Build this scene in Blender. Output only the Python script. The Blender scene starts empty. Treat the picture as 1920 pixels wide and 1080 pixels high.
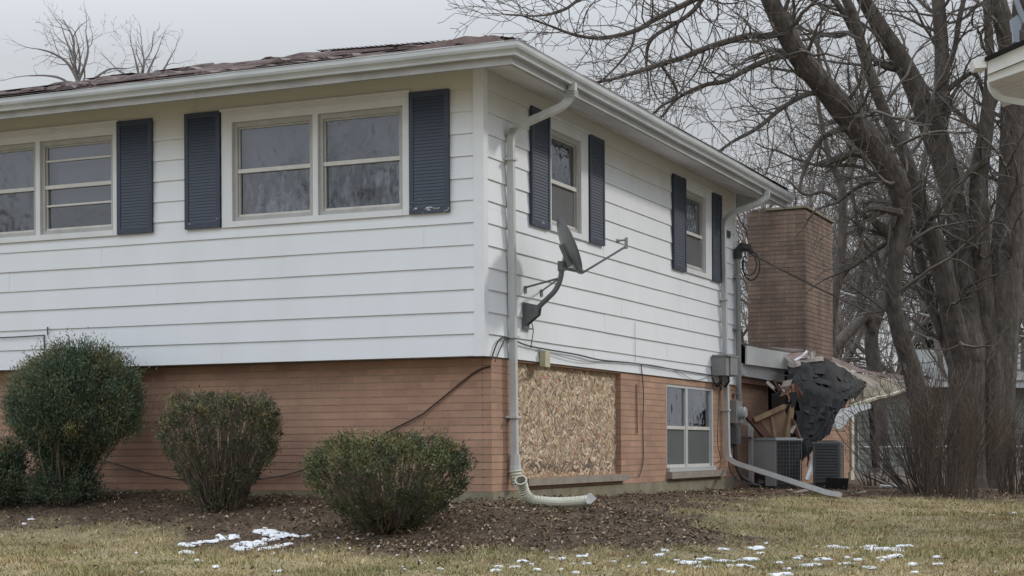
import bpy, math, random
import numpy as np
from mathutils import Vector, Matrix
random.seed(7); rng = np.random.default_rng(7)
SC = bpy.context.scene; COL = SC.collection
# ------------------------------------------------------------ camera, world, sun
FPX = 3117.3; PPV = 841.7; YAW = .4168; ROLL = -.0052
CAM = np.array([6.3588, -13.7275, -.8502])
cyw, syw = math.cos(YAW), math.sin(YAW)
F_ = np.array([-syw, cyw, 0.]); R0 = np.array([cyw, syw, 0.]); U0 = np.array([0., 0., 1.])
R_ = math.cos(ROLL)*R0 + math.sin(ROLL)*U0; U_ = -math.sin(ROLL)*R0 + math.cos(ROLL)*U0
cd = bpy.data.cameras.new('camera'); cam = bpy.data.objects.new('camera', cd); COL.objects.link(cam)
cd.sensor_width = 36; cd.lens = FPX/1920*36; cd.shift_y = (PPV-540)/1920
cd.clip_start = .1; cd.clip_end = 2000
M = Matrix.Identity(4)
for i in range(3):
    M[i][0] = R_[i]; M[i][1] = U_[i]; M[i][2] = -F_[i]; M[i][3] = CAM[i]
cam.matrix_world = M
SC.camera = cam
SC.view_settings.view_transform = 'Standard'; SC.view_settings.look = 'None'
SC.view_settings.exposure = 0.0; SC.view_settings.gamma = 1

TOSUN = Vector((.45, .44, .41)).normalized()
w = bpy.data.worlds.new("World"); SC.world = w; w.use_nodes = True
nt = w.node_tree; N = nt.nodes; Lk = nt.links
bg = N['Background']; bg.inputs[1].default_value = .1
sky = N.new('ShaderNodeTexSky'); sky.sky_type = 'NISHITA'; sky.sun_disc = False
sky.sun_elevation = math.asin(TOSUN.z); sky.sun_rotation = math.atan2(TOSUN.x, TOSUN.y)
sky.air_density = 1.5; sky.dust_density = 6
hs = N.new('ShaderNodeHueSaturation'); hs.inputs['Saturation'].default_value = .15; hs.inputs['Value'].default_value = .5
Lk.new(sky.outputs[0], hs.inputs['Color'])
tc = N.new('ShaderNodeTexCoord'); sp = N.new('ShaderNodeSeparateXYZ'); Lk.new(tc.outputs['Generated'], sp.inputs[0])
rp = N.new('ShaderNodeValToRGB'); Lk.new(sp.outputs['Z'], rp.inputs[0])      # overcast: brighter overhead
e = rp.color_ramp.elements
e[0].position = 0; e[0].color = (.745, .765, .775, 1)
e[1].position = 1; e[1].color = (2.25, 2.37, 2.58, 1)
e2 = rp.color_ramp.elements.new(.22); e2.color = (.65, .685, .725, 1)
e3 = rp.color_ramp.elements.new(.45); e3.color = (1.5, 1.6, 1.74, 1)
ns = N.new('ShaderNodeTexNoise'); ns.inputs['Scale'].default_value = 2.2; ns.inputs['Detail'].default_value = 4
Lk.new(tc.outputs['Generated'], ns.inputs['Vector'])
mr = N.new('ShaderNodeMapRange'); mr.inputs[3].default_value = 8.5; mr.inputs[4].default_value = 9.4
Lk.new(ns.outputs[0], mr.inputs[0])
vm = N.new('ShaderNodeVectorMath'); vm.operation = 'SCALE'; Lk.new(rp.outputs[0], vm.inputs[0]); Lk.new(mr.outputs[0], vm.inputs['Scale'])
mx = N.new('ShaderNodeMixRGB'); mx.inputs[0].default_value = .9
dn = N.new('ShaderNodeVectorMath'); dn.operation = 'DOT_PRODUCT'; dn.inputs[1].default_value = (-.42, -.22, 0); Lk.new(tc.outputs['Generated'], dn.inputs[0])   # added sky tilt: lifts light on the front wall, lowers it on the side
da = N.new('ShaderNodeMath'); da.operation = 'ADD'; da.inputs[1].default_value = 1.04; Lk.new(dn.outputs['Value'], da.inputs[0])
vm2 = N.new('ShaderNodeVectorMath'); vm2.operation = 'SCALE'; Lk.new(vm.outputs[0], vm2.inputs[0]); Lk.new(da.outputs[0], vm2.inputs['Scale']); vm = vm2
Lk.new(hs.outputs[0], mx.inputs[1]); Lk.new(vm.outputs[0], mx.inputs[2]); Lk.new(mx.outputs[0], bg.inputs[0])
sd = bpy.data.lights.new('sun', 'SUN'); sd.energy = 1.6; sd.angle = math.radians(6); sd.color = (1, .95, .87)
so = bpy.data.objects.new('sun', sd); COL.objects.link(so); so.rotation_euler = TOSUN.to_track_quat('Z', 'Y').to_euler(); so.location = (12, 8, 20)

# ------------------------------------------------------------ geometry helpers
def at(u, v, d):
    "a real point at depth d (m) along a sight line"
    return CAM + F_*d + R_*((u-960)/FPX*d) - U_*((v-PPV)/FPX*d)
def px(d): return d/FPX
E = .2032                                   # siding exposure
def ground_z(x, y):
    x = np.asarray(x, float); y = np.asarray(y, float)
    wv = x*F_[0] + y*F_[1]
    z = np.where(wv > -3.7, -1.716 + .0155*(wv+3.7), -1.716 + .062*(wv+3.7))
    z = np.where(wv > 14, -1.44 + (wv-14)*.002, z)
    z = np.maximum(z, -2.6)
    ox = np.maximum(x, 0); oy = np.maximum(.2-y, 0); dh = np.hypot(ox, oy)
    A = np.where(y < .2, .315 - .012*np.clip(x, -5, 0), np.interp(y, [.2, 3.4, 7.4, 12, 16], [.32, .235, .15, .05, 0]))
    s = np.where(y < .2, 1.8, np.interp(y, [.2, 3, 8], [1.8, 2.6, 3.4]))
    return z + A*np.exp(-(dh/s)**2)
def ghit(u, v):
    for d in np.arange(9, 60, .02):
        P = at(u, v, d)
        if P[2] <= ground_z(P[0], P[1]): return P, d
    return at(u, v, 60), 60
def vnoise(x, y, s=1.0, seed=0):
    "smooth value noise, vectorised"
    x = np.asarray(x)*s+seed*17.3; y = np.asarray(y)*s+seed*9.1
    xi = np.floor(x).astype(int); yi = np.floor(y).astype(int); fx = x-xi; fy = y-yi
    fx = fx*fx*(3-2*fx); fy = fy*fy*(3-2*fy)
    def h(a, b): 
        n = (a*374761393 + b*668265263) & 0x7fffffff
        n = ((n ^ (n >> 13))*1274126177) & 0x7fffffff
        return ((n ^ (n >> 16)) & 0xffff)/65535.
    return (h(xi, yi)*(1-fx)+h(xi+1, yi)*fx)*(1-fy) + (h(xi, yi+1)*(1-fx)+h(xi+1, yi+1)*fx)*fy

class MB:
    def __init__(s): s.v = []; s.f = []; s.c = []; s.col = (1, 1, 1)
    def add(s, vs, fs):
        n = len(s.v); s.v += [tuple(map(float, p)) for p in vs]
        s.f += [tuple(n+i for i in f) for f in fs]; s.c += [s.col]*len(fs); return s
    def box(s, a, b):
        x0, x1 = sorted((a[0], b[0])); y0, y1 = sorted((a[1], b[1])); z0, z1 = sorted((a[2], b[2]))
        return s.add([(x0,y0,z0),(x1,y0,z0),(x1,y1,z0),(x0,y1,z0),(x0,y0,z1),(x1,y0,z1),(x1,y1,z1),(x0,y1,z1)],
              [(3,2,1,0),(4,5,6,7),(0,1,5,4),(1,2,6,5),(2,3,7,6),(3,0,4,7)])
    def obox(s, c, ax, ay, az):
        "box with centre c and half-axis vectors"
        c = np.array(c, float); ax = np.array(ax, float); ay = np.array(ay, float); az = np.array(az, float)
        P = [c+i*ax+j*ay+k*az for k in (-1, 1) for (i, j) in ((-1,-1),(1,-1),(1,1),(-1,1))]
        return s.add(P, [(3,2,1,0),(4,5,6,7),(0,1,5,4),(1,2,6,5),(2,3,7,6),(3,0,4,7)])
    def bar(s, p, q, w_, t, up=(0, 0, 1)):
        "rectangular bar from p to q, width w_ across 'up', thickness t"
        p = np.array(p, float); q = np.array(q, float); d = q-p; L = np.linalg.norm(d); d /= L
        a = np.cross(d, np.array(up, float)); a /= max(np.linalg.norm(a), 1e-9); b = np.cross(a, d)
        return s.obox((p+q)/2, d*L/2, a*t/2, b*w_/2)
    def tube(s, pts, rad, n=8, caps=True, flat=1.0, up=None):
        pts = [np.array(p, float) for p in pts]; m = len(pts)
        if not hasattr(rad, '__len__'): rad = [rad]*m
        rings = []; ref = np.array(up if up is not None else (0, 0, 1.)); base = len(s.v); vs = []
        prev = None
        for i in range(m):
            t = pts[min(i+1, m-1)]-pts[max(i-1, 0)]; t /= max(np.linalg.norm(t), 1e-9)
            if prev is None:
                a = np.cross(t, ref)
                if np.linalg.norm(a) < .1: a = np.cross(t, np.array((1., 0, 0)))
            else: a = prev - t*np.dot(prev, t)
            a /= np.linalg.norm(a); prev = a; b = np.cross(t, a)
            for k in range(n):
                th = 2*math.pi*(k+.5)/n
                vs.append(pts[i] + rad[i]*(math.cos(th)*a + flat*math.sin(th)*b))
        fs = []
        for i in range(m-1):
            for k in range(n):
                k2 = (k+1) % n; fs.append((i*n+k, i*n+k2, (i+1)*n+k2, (i+1)*n+k))
        if caps: fs.append(tuple(range(n-1, -1, -1))); fs.append(tuple((m-1)*n+k for k in range(n)))
        return s.add(vs, fs)
    def quad(s, *p): return s.add(p, [tuple(range(len(p)))])
    def slab(s, poly, t):
        "polygon with thickness vector t"
        n = len(poly); t = np.array(t, float); P = [np.array(p, float) for p in poly]
        return s.add(P+[p+t for p in P], [tuple(range(n-1, -1, -1)), tuple(range(n, 2*n))]+[(i, (i+1) % n, n+(i+1) % n, n+i) for i in range(n)])

def root_loc(o):
    L = Vector((0, 0, 0))
    while o is not None: L = L + o.location; o = o.parent
    return L
def link_mesh(name, me, m, parent, smooth=False):
    o = bpy.data.objects.new(name, me); COL.objects.link(o)
    if m is not None: me.materials.append(m)
    if parent is not None: o.parent = parent
    if smooth:
        me.polygons.foreach_set('use_smooth', [True]*len(me.polygons))
    return o
def obj(name, mb, m, parent=None, smooth=False, base=None):
    off = root_loc(parent) if parent is not None else Vector(base or (0, 0, 0))
    me = bpy.data.meshes.new(name)
    me.from_pydata([(a-off.x, b-off.y, c-off.z) for a, b, c in mb.v], [], mb.f)
    if any(c != (1, 1, 1) for c in mb.c):
        at_ = me.attributes.new('Col', 'FLOAT_COLOR', 'FACE')
        at_.data.foreach_set('color', [x for c in mb.c for x in (*c, 1)])
    me.update()
    o = link_mesh(name, me, m, parent, smooth)
    if parent is None: o.location = off
    return o
def obj_np(name, V, Fc, m, parent=None, cols=None, smooth=False, base=None):
    off = np.array(root_loc(parent) if parent is not None else (base or (0, 0, 0)))
    V = np.asarray(V, np.float32) - off.astype(np.float32); Fc = np.asarray(Fc, np.int32); k = Fc.shape[1]
    me = bpy.data.meshes.new(name)
    me.vertices.add(len(V)); me.vertices.foreach_set('co', V.ravel())
    me.loops.add(Fc.size); me.loops.foreach_set('vertex_index', Fc.ravel())
    me.polygons.add(len(Fc)); me.polygons.foreach_set('loop_start', np.arange(0, Fc.size, k, dtype=np.int32))
    if cols is not None:
        a = me.attributes.new('Col', 'FLOAT_COLOR', 'FACE')
        a.data.foreach_set('color', np.hstack([cols, np.ones((len(cols), 1))]).astype(np.float32).ravel())
    me.update(calc_edges=True)
    o = link_mesh(name, me, m, parent, smooth)
    if parent is None: o.location = tuple(float(x) for x in off)
    return o
def tag(o, label=None, cat=None, group=None, kind=None):
    if label: o['label'] = label
    if cat: o['category'] = cat
    if group: o['group'] = group
    if kind: o['kind'] = kind
    return o
def thing(name, loc, label, cat, group=None):
    o = bpy.data.objects.new(name, None); COL.objects.link(o); o.location = tuple(float(x) for x in loc); o.empty_display_size = .2
    return tag(o, label, cat, group)

# ------------------------------------------------------------ materials
def mat(name, color, rough=.7, var=.15, scale=3.0, col2=None, bump=0, bscale=40, metal=0, attr=False, spec=.5, stretch=(1, 1, 1), detail=5):
    m = bpy.data.materials.new(name); m.use_nodes = True; n = m.node_tree.nodes; l = m.node_tree.links
    b = n['Principled BSDF']; b.inputs['Roughness'].default_value = rough; b.inputs['Metallic'].default_value = metal
    b.inputs['Specular IOR Level'].default_value = spec
    tcn = n.new('ShaderNodeTexCoord'); mp = n.new('ShaderNodeMapping'); l.new(tcn.outputs['Object'], mp.inputs[0]); mp.inputs['Scale'].default_value = stretch
    nz = n.new('ShaderNodeTexNoise'); nz.inputs['Scale'].default_value = scale; nz.inputs['Detail'].default_value = detail; nz.inputs['Roughness'].default_value = .65
    l.new(mp.outputs[0], nz.inputs['Vector'])
    cr = n.new('ShaderNodeValToRGB'); l.new(nz.outputs[0], cr.inputs[0]); cr.color_ramp.elements[0].position = .3; cr.color_ramp.elements[1].position = .7
    c2 = col2 or tuple(max(0, c*(1-var)) for c in color); c1 = color if col2 else tuple(min(1, c*(1+var)) for c in color)
    cr.color_ramp.elements[0].color = (*c2, 1); cr.color_ramp.elements[1].color = (*c1, 1)
    out = cr.outputs[0]
    if attr:
        a = n.new('ShaderNodeAttribute'); a.attribute_name = 'Col'
        mm = n.new('ShaderNodeMixRGB'); mm.blend_type = 'MULTIPLY'; mm.inputs[0].default_value = 1
        l.new(out, mm.inputs[1]); l.new(a.outputs[0], mm.inputs[2]); out = mm.outputs[0]
    l.new(out, b.inputs['Base Color'])
    if bump:
        bn = n.new('ShaderNodeTexNoise'); bn.inputs['Scale'].default_value = bscale; bn.inputs['Detail'].default_value = 4; l.new(mp.outputs[0], bn.inputs['Vector'])
        bp = n.new('ShaderNodeBump'); bp.inputs['Strength'].default_value = 1; bp.inputs['Distance'].default_value = bump
        l.new(bn.outputs[0], bp.inputs['Height']); l.new(bp.outputs[0], b.inputs['Normal'])
    m['out'] = 0
    return m
def nodes(m): return m.node_tree.nodes, m.node_tree.links
def siding_mat():
    "white painted boards: chalky streaks, yellowed paint and painted eave shade on the top boards, grime at the board edges"
    m = mat('white_siding_paint', (.665, .69, .72), .62, 0, 1.2, bump=.0008, bscale=60, stretch=(1, 1, 2))
    n, l = nodes(m); b = n['Principled BSDF']; src = b.inputs['Base Color'].links[0].from_socket
    tcn = n.new('ShaderNodeTexCoord'); sep = n.new('ShaderNodeSeparateXYZ'); l.new(tcn.outputs['Object'], sep.inputs[0])
    mp = n.new('ShaderNodeMapping'); mp.inputs['Scale'].default_value = (1.2, 1.2, .35); l.new(tcn.outputs['Object'], mp.inputs[0])
    nz = n.new('ShaderNodeTexNoise'); nz.inputs['Scale'].default_value = 2.2; nz.inputs['Detail'].default_value = 6; l.new(mp.outputs[0], nz.inputs['Vector'])
    cr = n.new('ShaderNodeValToRGB'); cr.color_ramp.elements[0].position = .35; cr.color_ramp.elements[1].position = .75
    cr.color_ramp.elements[0].color = (1, 1, 1, 1); cr.color_ramp.elements[1].color = (.945, .945, .935, 1); l.new(nz.outputs[0], cr.inputs[0])
    mu = n.new('ShaderNodeMixRGB'); mu.blend_type = 'MULTIPLY'; mu.inputs[0].default_value = 1; l.new(src, mu.inputs[1]); l.new(cr.outputs[0], mu.inputs[2])
    # old paint yellowing plus eave shade darkened into the top two boards (house origin is 1.3 m below the siding's lower edge)
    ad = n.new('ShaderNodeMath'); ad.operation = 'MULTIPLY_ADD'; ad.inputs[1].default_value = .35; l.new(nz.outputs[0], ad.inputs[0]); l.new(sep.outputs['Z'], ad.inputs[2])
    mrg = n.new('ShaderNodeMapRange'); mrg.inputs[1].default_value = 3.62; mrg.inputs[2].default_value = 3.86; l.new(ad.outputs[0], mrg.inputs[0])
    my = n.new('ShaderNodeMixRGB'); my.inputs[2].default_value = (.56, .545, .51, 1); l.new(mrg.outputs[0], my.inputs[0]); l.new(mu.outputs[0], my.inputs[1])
    l.new(my.outputs[0], b.inputs['Base Color']); return m
def brick_mat(name, c1, c2, mortar, axis, dark=None, st=(1, 1, 1)):
    m = mat(name, c1, .9, .2, 8, bump=.002, bscale=90); n, l = nodes(m); b = n['Principled BSDF']
    tcn = n.new('ShaderNodeTexCoord'); sep = n.new('ShaderNodeSeparateXYZ'); l.new(tcn.outputs['Object'], sep.inputs[0])
    geo = n.new('ShaderNodeNewGeometry'); gs = n.new('ShaderNodeSeparateXYZ'); l.new(geo.outputs['Normal'], gs.inputs[0])
    ab = n.new('ShaderNodeMath'); ab.operation = 'ABSOLUTE'; l.new(gs.outputs['X'], ab.inputs[0])
    gt = n.new('ShaderNodeMath'); gt.operation = 'GREATER_THAN'; gt.inputs[1].default_value = .7; l.new(ab.outputs[0], gt.inputs[0])
    mi = n.new('ShaderNodeMix'); mi.data_type = 'FLOAT'; l.new(gt.outputs[0], mi.inputs[0]); l.new(sep.outputs['X'], mi.inputs[2]); l.new(sep.outputs['Y'], mi.inputs[3])
    cb = n.new('ShaderNodeCombineXYZ'); l.new(mi.outputs[0], cb.inputs[0]); zo = n.new('ShaderNodeMath'); zo.operation = 'ADD'; zo.inputs[1].default_value = -.056+.005; l.new(sep.outputs['Z'], zo.inputs[0]); l.new(zo.outputs[0], cb.inputs[1])
    bt = n.new('ShaderNodeTexBrick'); bt.inputs['Scale'].default_value = 1; bt.inputs['Brick Width'].default_value = .29; bt.inputs['Row Height'].default_value = CH
    bt.inputs['Mortar Size'].default_value = .0045; bt.inputs['Mortar Smooth'].default_value = .3; bt.inputs['Bias'].default_value = 0
    bt.inputs['Color1'].default_value = (*c1, 1); bt.inputs['Color2'].default_value = (*c2, 1); bt.inputs['Mortar'].default_value = (*mortar, 1)
    l.new(cb.outputs[0], bt.inputs['Vector'])
    nz = n.new('ShaderNodeTexNoise'); nz.inputs['Scale'].default_value = 1.6; nz.inputs['Detail'].default_value = 7; nz.inputs['Roughness'].default_value = .7; mps = n.new('ShaderNodeMapping'); mps.inputs['Scale'].default_value = st; l.new(tcn.outputs['Object'], mps.inputs[0]); l.new(mps.outputs[0], nz.inputs['Vector'])
    cr = n.new('ShaderNodeValToRGB'); cr.color_ramp.elements[0].position = .3; cr.color_ramp.elements[1].position = .72
    cr.color_ramp.elements[0].color = (*(dark or (.72, .7, .7)), 1); cr.color_ramp.elements[1].color = (1.08, 1.06, 1.02, 1); l.new(nz.outputs[0], cr.inputs[0])
    mu = n.new('ShaderNodeMixRGB'); mu.blend_type = 'MULTIPLY'; mu.inputs[0].default_value = 1; l.new(bt.outputs[0], mu.inputs[1]); l.new(cr.outputs[0], mu.inputs[2])
    l.new(mu.outputs[0], b.inputs['Base Color']); return m
CH = .0688                                      # brick course
def glass_mat():
    m = bpy.data.materials.new('window_glass'); m.use_nodes = True; n, l = nodes(m); n.remove(n['Principled BSDF']); o = n['Material Output']
    tr = n.new('ShaderNodeBsdfTransparent'); tr.inputs[0].default_value = (.80, .83, .85, 1)
    gl = n.new('ShaderNodeBsdfGlossy'); gl.inputs['Roughness'].default_value = .02; gl.inputs[0].default_value = (.9, .93, 1, 1)
    fr = n.new('ShaderNodeFresnel'); fr.inputs[0].default_value = 1.5
    ma = n.new('ShaderNodeMath'); ma.operation = 'MULTIPLY_ADD'; ma.inputs[1].default_value = 1.6; ma.inputs[2].default_value = .07; ma.use_clamp = True; l.new(fr.outputs[0], ma.inputs[0])
    mixs = n.new('ShaderNodeMixShader'); l.new(ma.outputs[0], mixs.inputs[0]); l.new(tr.outputs[0], mixs.inputs[1]); l.new(gl.outputs[0], mixs.inputs[2])
    tcn = n.new('ShaderNodeTexCoord'); nz = n.new('ShaderNodeTexNoise'); nz.inputs['Scale'].default_value = 7; nz.inputs['Detail'].default_value = 1; l.new(tcn.outputs['Object'], nz.inputs['Vector'])
    bp = n.new('ShaderNodeBump'); bp.inputs['Distance'].default_value = .0035; bp.inputs['Strength'].default_value = 1; l.new(nz.outputs[0], bp.inputs['Height']); l.new(bp.outputs[0], gl.inputs['Normal'])
    l.new(mixs.outputs[0], o.inputs[0]); return m
def shutter_mat():
    m = mat('navy_shutter_paint', (.026, .037, .062), .5, .12, 5, bump=.0006, bscale=80); n, l = nodes(m); b = n['Principled BSDF']
    src = b.inputs['Base Color'].links[0].from_socket
    tcn = n.new('ShaderNodeTexCoord'); uvn = n.new('ShaderNodeMapping'); uvn.inputs['Scale'].default_value = (9, 9, 24); l.new(tcn.outputs['Object'], uvn.inputs[0])
    nz = n.new('ShaderNodeTexNoise'); nz.inputs['Scale'].default_value = 1.3; nz.inputs['Detail'].default_value = 6; nz.inputs['Roughness'].default_value = .7; l.new(uvn.outputs[0], nz.inputs['Vector'])
    at_ = n.new('ShaderNodeAttribute'); at_.attribute_name = 'Col'       # red channel: how far paint has let go (bottom rail most)
    sr = n.new('ShaderNodeSeparateColor'); l.new(at_.outputs[0], sr.inputs[0])
    add = n.new('ShaderNodeMath'); add.operation = 'ADD'; l.new(nz.outputs[0], add.inputs[0]); l.new(sr.outputs[0], add.inputs[1])
    mrg = n.new('ShaderNodeMapRange'); mrg.inputs[1].default_value = .93; mrg.inputs[2].default_value = .95; l.new(add.outputs[0], mrg.inputs[0])
    mm = n.new('ShaderNodeMixRGB'); l.new(mrg.outputs[0], mm.inputs[0]); l.new(src, mm.inputs[1]); mm.inputs[2].default_value = (.62, .62, .6, 1)
    l.new(mm.outputs[0], b.inputs['Base Color']); return m

SID = siding_mat()
TRIM = mat('white_trim_paint', (.60, .612, .625), .5, .06, 4, bump=.0004, bscale=50)
CORN = mat('corner_board_paint', (.655, .675, .70), .5, .05, 3)
GUT = mat('weathered_gutter_enamel', (.50, .53, .55), .42, .0, 2.2, col2=(.37, .39, .40), stretch=(.8, .8, 3))
FASC = mat('shade_darkened_fascia_paint', (.42, .425, .43), .6, 0, 3, col2=(.30, .30, .30))  # darker than the trim: shade under the gutter put into the colour
SOFF = mat('soffit_paint', (.66, .67, .69), .7, 0, 1.5, col2=(.50, .51, .525))
PIPE = mat('downspout_enamel', (.56, .575, .575), .4, 0, 5, col2=(.43, .44, .43), stretch=(1, 1, .4))
SASH = mat('aluminium_storm_sash', (.36, .355, .34), .45, .12, 8)
SASHL = mat('pale_sash_rail', (.52, .51, .48), .45, .1, 8)
GLASS = glass_mat(); SHUT = shutter_mat()
BRK = brick_mat('orange_brown_brick', (.43, .268, .188), (.35, .212, .15), (.37, .26, .195), 0)
MORT = mat('raked_mortar', (.27, .185, .135), .95, .2, 10)
CBRK = brick_mat('sooty_chimney_brick', (.285, .20, .155), (.215, .15, .12), (.38, .32, .27), 0, dark=(.36, .36, .36), st=(2.2, 2.2, .5))
CONC = mat('mossy_concrete', (.27, .235, .175), .95, 0, 3.5, col2=(.15, .14, .085), bump=.004, bscale=30)
SILL = mat('weathered_stone_sill', (.25, .22, .185), .9, .2, 6, bump=.002, bscale=40)
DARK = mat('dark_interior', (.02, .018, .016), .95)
BLIND = mat('grey_window_shade', (.15, .16, .185), .8, .1, 2)
CURT = mat('slate_curtain_painted_reflections', (.42, .46, .52), .85, 0, 5, col2=(.012, .015, .022), stretch=(2.2, 2.2, .8), bump=.004, bscale=9, detail=3)  # pale diagonal streaks painted in for reflections on the lower panes
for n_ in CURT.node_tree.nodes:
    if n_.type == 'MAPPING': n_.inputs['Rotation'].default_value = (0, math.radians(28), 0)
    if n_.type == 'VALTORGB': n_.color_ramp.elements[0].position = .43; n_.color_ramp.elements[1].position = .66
CURTD = mat('dark_curtain_cloth', (.06, .058, .062), .85, .3, 5, stretch=(.6, .6, 4))
CREAM = mat('pale_curtain_cloth', (.20, .22, .22), .85, .2, 6)
SHING = mat('brown_roof_shingle', (.15, .132, .128), .95, .25, 9, bump=.004, bscale=120, attr=True)
SHINK = mat('charcoal_shingle', (.016, .0165, .018), .9, .3, 12, bump=.003, bscale=120, attr=True)
BARK = mat('grey_brown_bark', (.115, .098, .082), .95, 0, 9, col2=(.036, .031, .027), bump=.045, bscale=17, stretch=(1, 1, .42), detail=8)
TWIG = mat('grey_twig_bark', (.105, .092, .080), .95, .25, 3)
TWIGF = mat('haze_pale_twig_bark', (.13, .115, .105), .95, .2, 1)  # paler than the near twigs: distance haze put into the colour
SHRUBT = mat('brown_shrub_twig', (.10, .075, .058), .95, .25, 3)
LEAF = mat('yew_needles', (1, 1, 1), .65, .12, 6, attr=True, spec=.3)
STEM = mat('shrub_stem_bark', (.13, .105, .08), .9, .25, 12)
CABLE = mat('black_cable', (.03, .03, .032), .6)
GREYC = mat('grey_painted_steel', (.20, .205, .205), .5, .12, 7)
DISHM = mat('dark_grey_dish_enamel', (.13, .137, .145), .4, .12, 6)
WOOD = mat('torn_weathered_wood', (.26, .175, .105), .85, 0, 6, col2=(.14, .085, .05), stretch=(1, 1, .3), bump=.003)
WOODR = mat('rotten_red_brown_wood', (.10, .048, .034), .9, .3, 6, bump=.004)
WHITE = mat('bent_white_aluminium', (.62, .63, .62), .4, .08, 4)
ACG = mat('ac_panel_grey', (.31, .32, .335), .5, .08, 3)
ACK = mat('ac_coil_black', (.022, .023, .025), .6, .3, 20)

# ------------------------------------------------------------ GROUND
def axis(lo, hi, flo, fhi, step, grow=1.25):
    a = list(np.arange(flo, fhi, step)); s = step
    while a[-1] < hi: s *= grow; a.append(a[-1]+s)
    s = step; b = [flo]
    while b[-1] > lo: s *= grow; b.append(b[-1]-s)
    return np.array(sorted(set(b[1:]+a)))
def mulch_mask(x, y):
    "1 in the planting bed, 0 on the lawn"
    x = np.asarray(x, float); y = np.asarray(y, float)
    ox = np.maximum(x, 0); oy = np.maximum(.2-y, 0); dh = np.hypot(ox, oy)
    lim = np.where(y < .2, np.interp(x, [-9, -4.5, -2.2, -1.0, .8], [1.7, 1.75, 1.95, 2.9, 2.5]), np.interp(y, [.2, 2, 4, 6], [2.3, 1.5, 1.1, 1.5]))
    wv = x*F_[0] + y*F_[1]
    n_ = (vnoise(x, y, 1.3, 1)-.5)*1.7 + (vnoise(x, y, 5, 2)-.5)*1.1 + (vnoise(x, y, 13, 6)-.5)*.5
    m1 = (lim-dh)/.45 + n_
    m2 = (wv-5.2)/.5 + n_*1.2 - np.maximum(wv-13.5, 0)*2
    return np.clip(np.maximum(m1, m2)+.5, 0, 1)
gx = axis(-320, 320, -7.5, 9, .06); gy = axis(-320, 500, -6.5, 12, .06)
X, Y = np.meshgrid(gx, gy, indexing='ij'); Z = ground_z(X, Y)
near = (np.abs(X) < 12) & (np.abs(Y) < 16)
Z = Z + np.where(near, (vnoise(X, Y, 3, 3)-.5)*.035 + (vnoise(X, Y, 9, 4)-.5)*.018 + mulch_mask(X, Y)*(vnoise(X, Y, 14, 5)-.5)*.03, 0)
nx, ny = X.shape; idx = np.arange(nx*ny).reshape(nx, ny)
Fc = np.stack([idx[:-1, :-1].ravel(), idx[1:, :-1].ravel(), idx[1:, 1:].ravel(), idx[:-1, 1:].ravel()], 1)
def ground_mat():
    m = mat('lawn_and_mulch_soil', (.27, .22, .125), .95, 0, 5, col2=(.17, .14, .075), bump=.02, bscale=22); n, l = nodes(m); b = n['Principled BSDF']
    src = b.inputs['Base Color'].links[0].from_socket
    a = n.new('ShaderNodeAttribute'); a.attribute_name = 'bed'
    nz = n.new('ShaderNodeTexNoise'); nz.inputs['Scale'].default_value = 14; nz.inputs['Detail'].default_value = 8; nz.inputs['Roughness'].default_value = .75
    tcn = n.new('ShaderNodeTexCoord'); l.new(tcn.outputs['Object'], nz.inputs['Vector'])
    cr = n.new('ShaderNodeValToRGB'); cr.color_ramp.elements[0].position = .35; cr.color_ramp.elements[0].color = (.040, .027, .017, 1)
    cr.color_ramp.elements[1].position = .7; cr.color_ramp.elements[1].color = (.13, .088, .054, 1); l.new(nz.outputs[0], cr.inputs[0])
    mm = n.new('ShaderNodeMixRGB'); l.new(a.outputs['Fac'], mm.inputs[0]); l.new(src, mm.inputs[1]); l.new(cr.outputs[0], mm.inputs[2])
    l.new(mm.outputs[0], b.inputs['Base Color']); return m
g = obj_np('ground', np.stack([X.ravel(), Y.ravel(), Z.ravel()], 1), Fc, ground_mat(), smooth=True)
a = g.data.attributes.new('bed', 'FLOAT', 'POINT'); a.data.foreach_set('value', mulch_mask(X, Y).ravel().astype(np.float32))
tag(g, kind='structure')

def blades(P, H, W, lean, cols, up=None):
    "one bent triangle pair per blade"
    n = len(P); th = rng.uniform(0, 2*np.pi, n); s = np.stack([np.cos(th), np.sin(th), np.zeros(n)], 1)
    th2 = rng.uniform(0, 2*np.pi, n); L = np.stack([np.cos(th2), np.sin(th2), np.zeros(n)], 1)*lean[:, None]
    up = np.array([[0, 0, 1.]]) if up is None else up
    tip = P + up*H[:, None] + L; mid = P + up*(H*.55)[:, None] + L*.3
    a_ = P - s*W[:, None]/2; b_ = P + s*W[:, None]/2; c_ = mid + s*W[:, None]*.4; d_ = mid - s*W[:, None]*.4
    V = np.stack([a_, b_, c_, d_, tip], 1).reshape(-1, 3); i = np.arange(n)[:, None]*5
    T = np.concatenate([i+[[0, 1, 2]], i+[[0, 2, 3]], i+[[3, 2, 4]]], 0)
    return V, T, np.concatenate([cols, cols, cols], 0)
def scatter(n, d0, d1, pw=1.0, lat=.36):
    "ground points spread in front of the house, denser close by"
    d = d0 + (d1-d0)*rng.random(n)**pw; l_ = (rng.random(n)*2-1)*lat*d + (-.0)*d
    x = CAM[0] + F_[0]*d + R0[0]*l_; y = CAM[1] + F_[1]*d + R0[1]*l_
    ok = ~((x < 0) & (y > .2)); return x[ok], y[ok]
def gz(x, y):
    return ground_z(x, y) + (vnoise(x, y, 3, 3)-.5)*.035 + (vnoise(x, y, 9, 4)-.5)*.018 + mulch_mask(x, y)*(vnoise(x, y, 14, 5)-.5)*.03
x, y = scatter(230000, 10.2, 23, 1.35)
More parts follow.
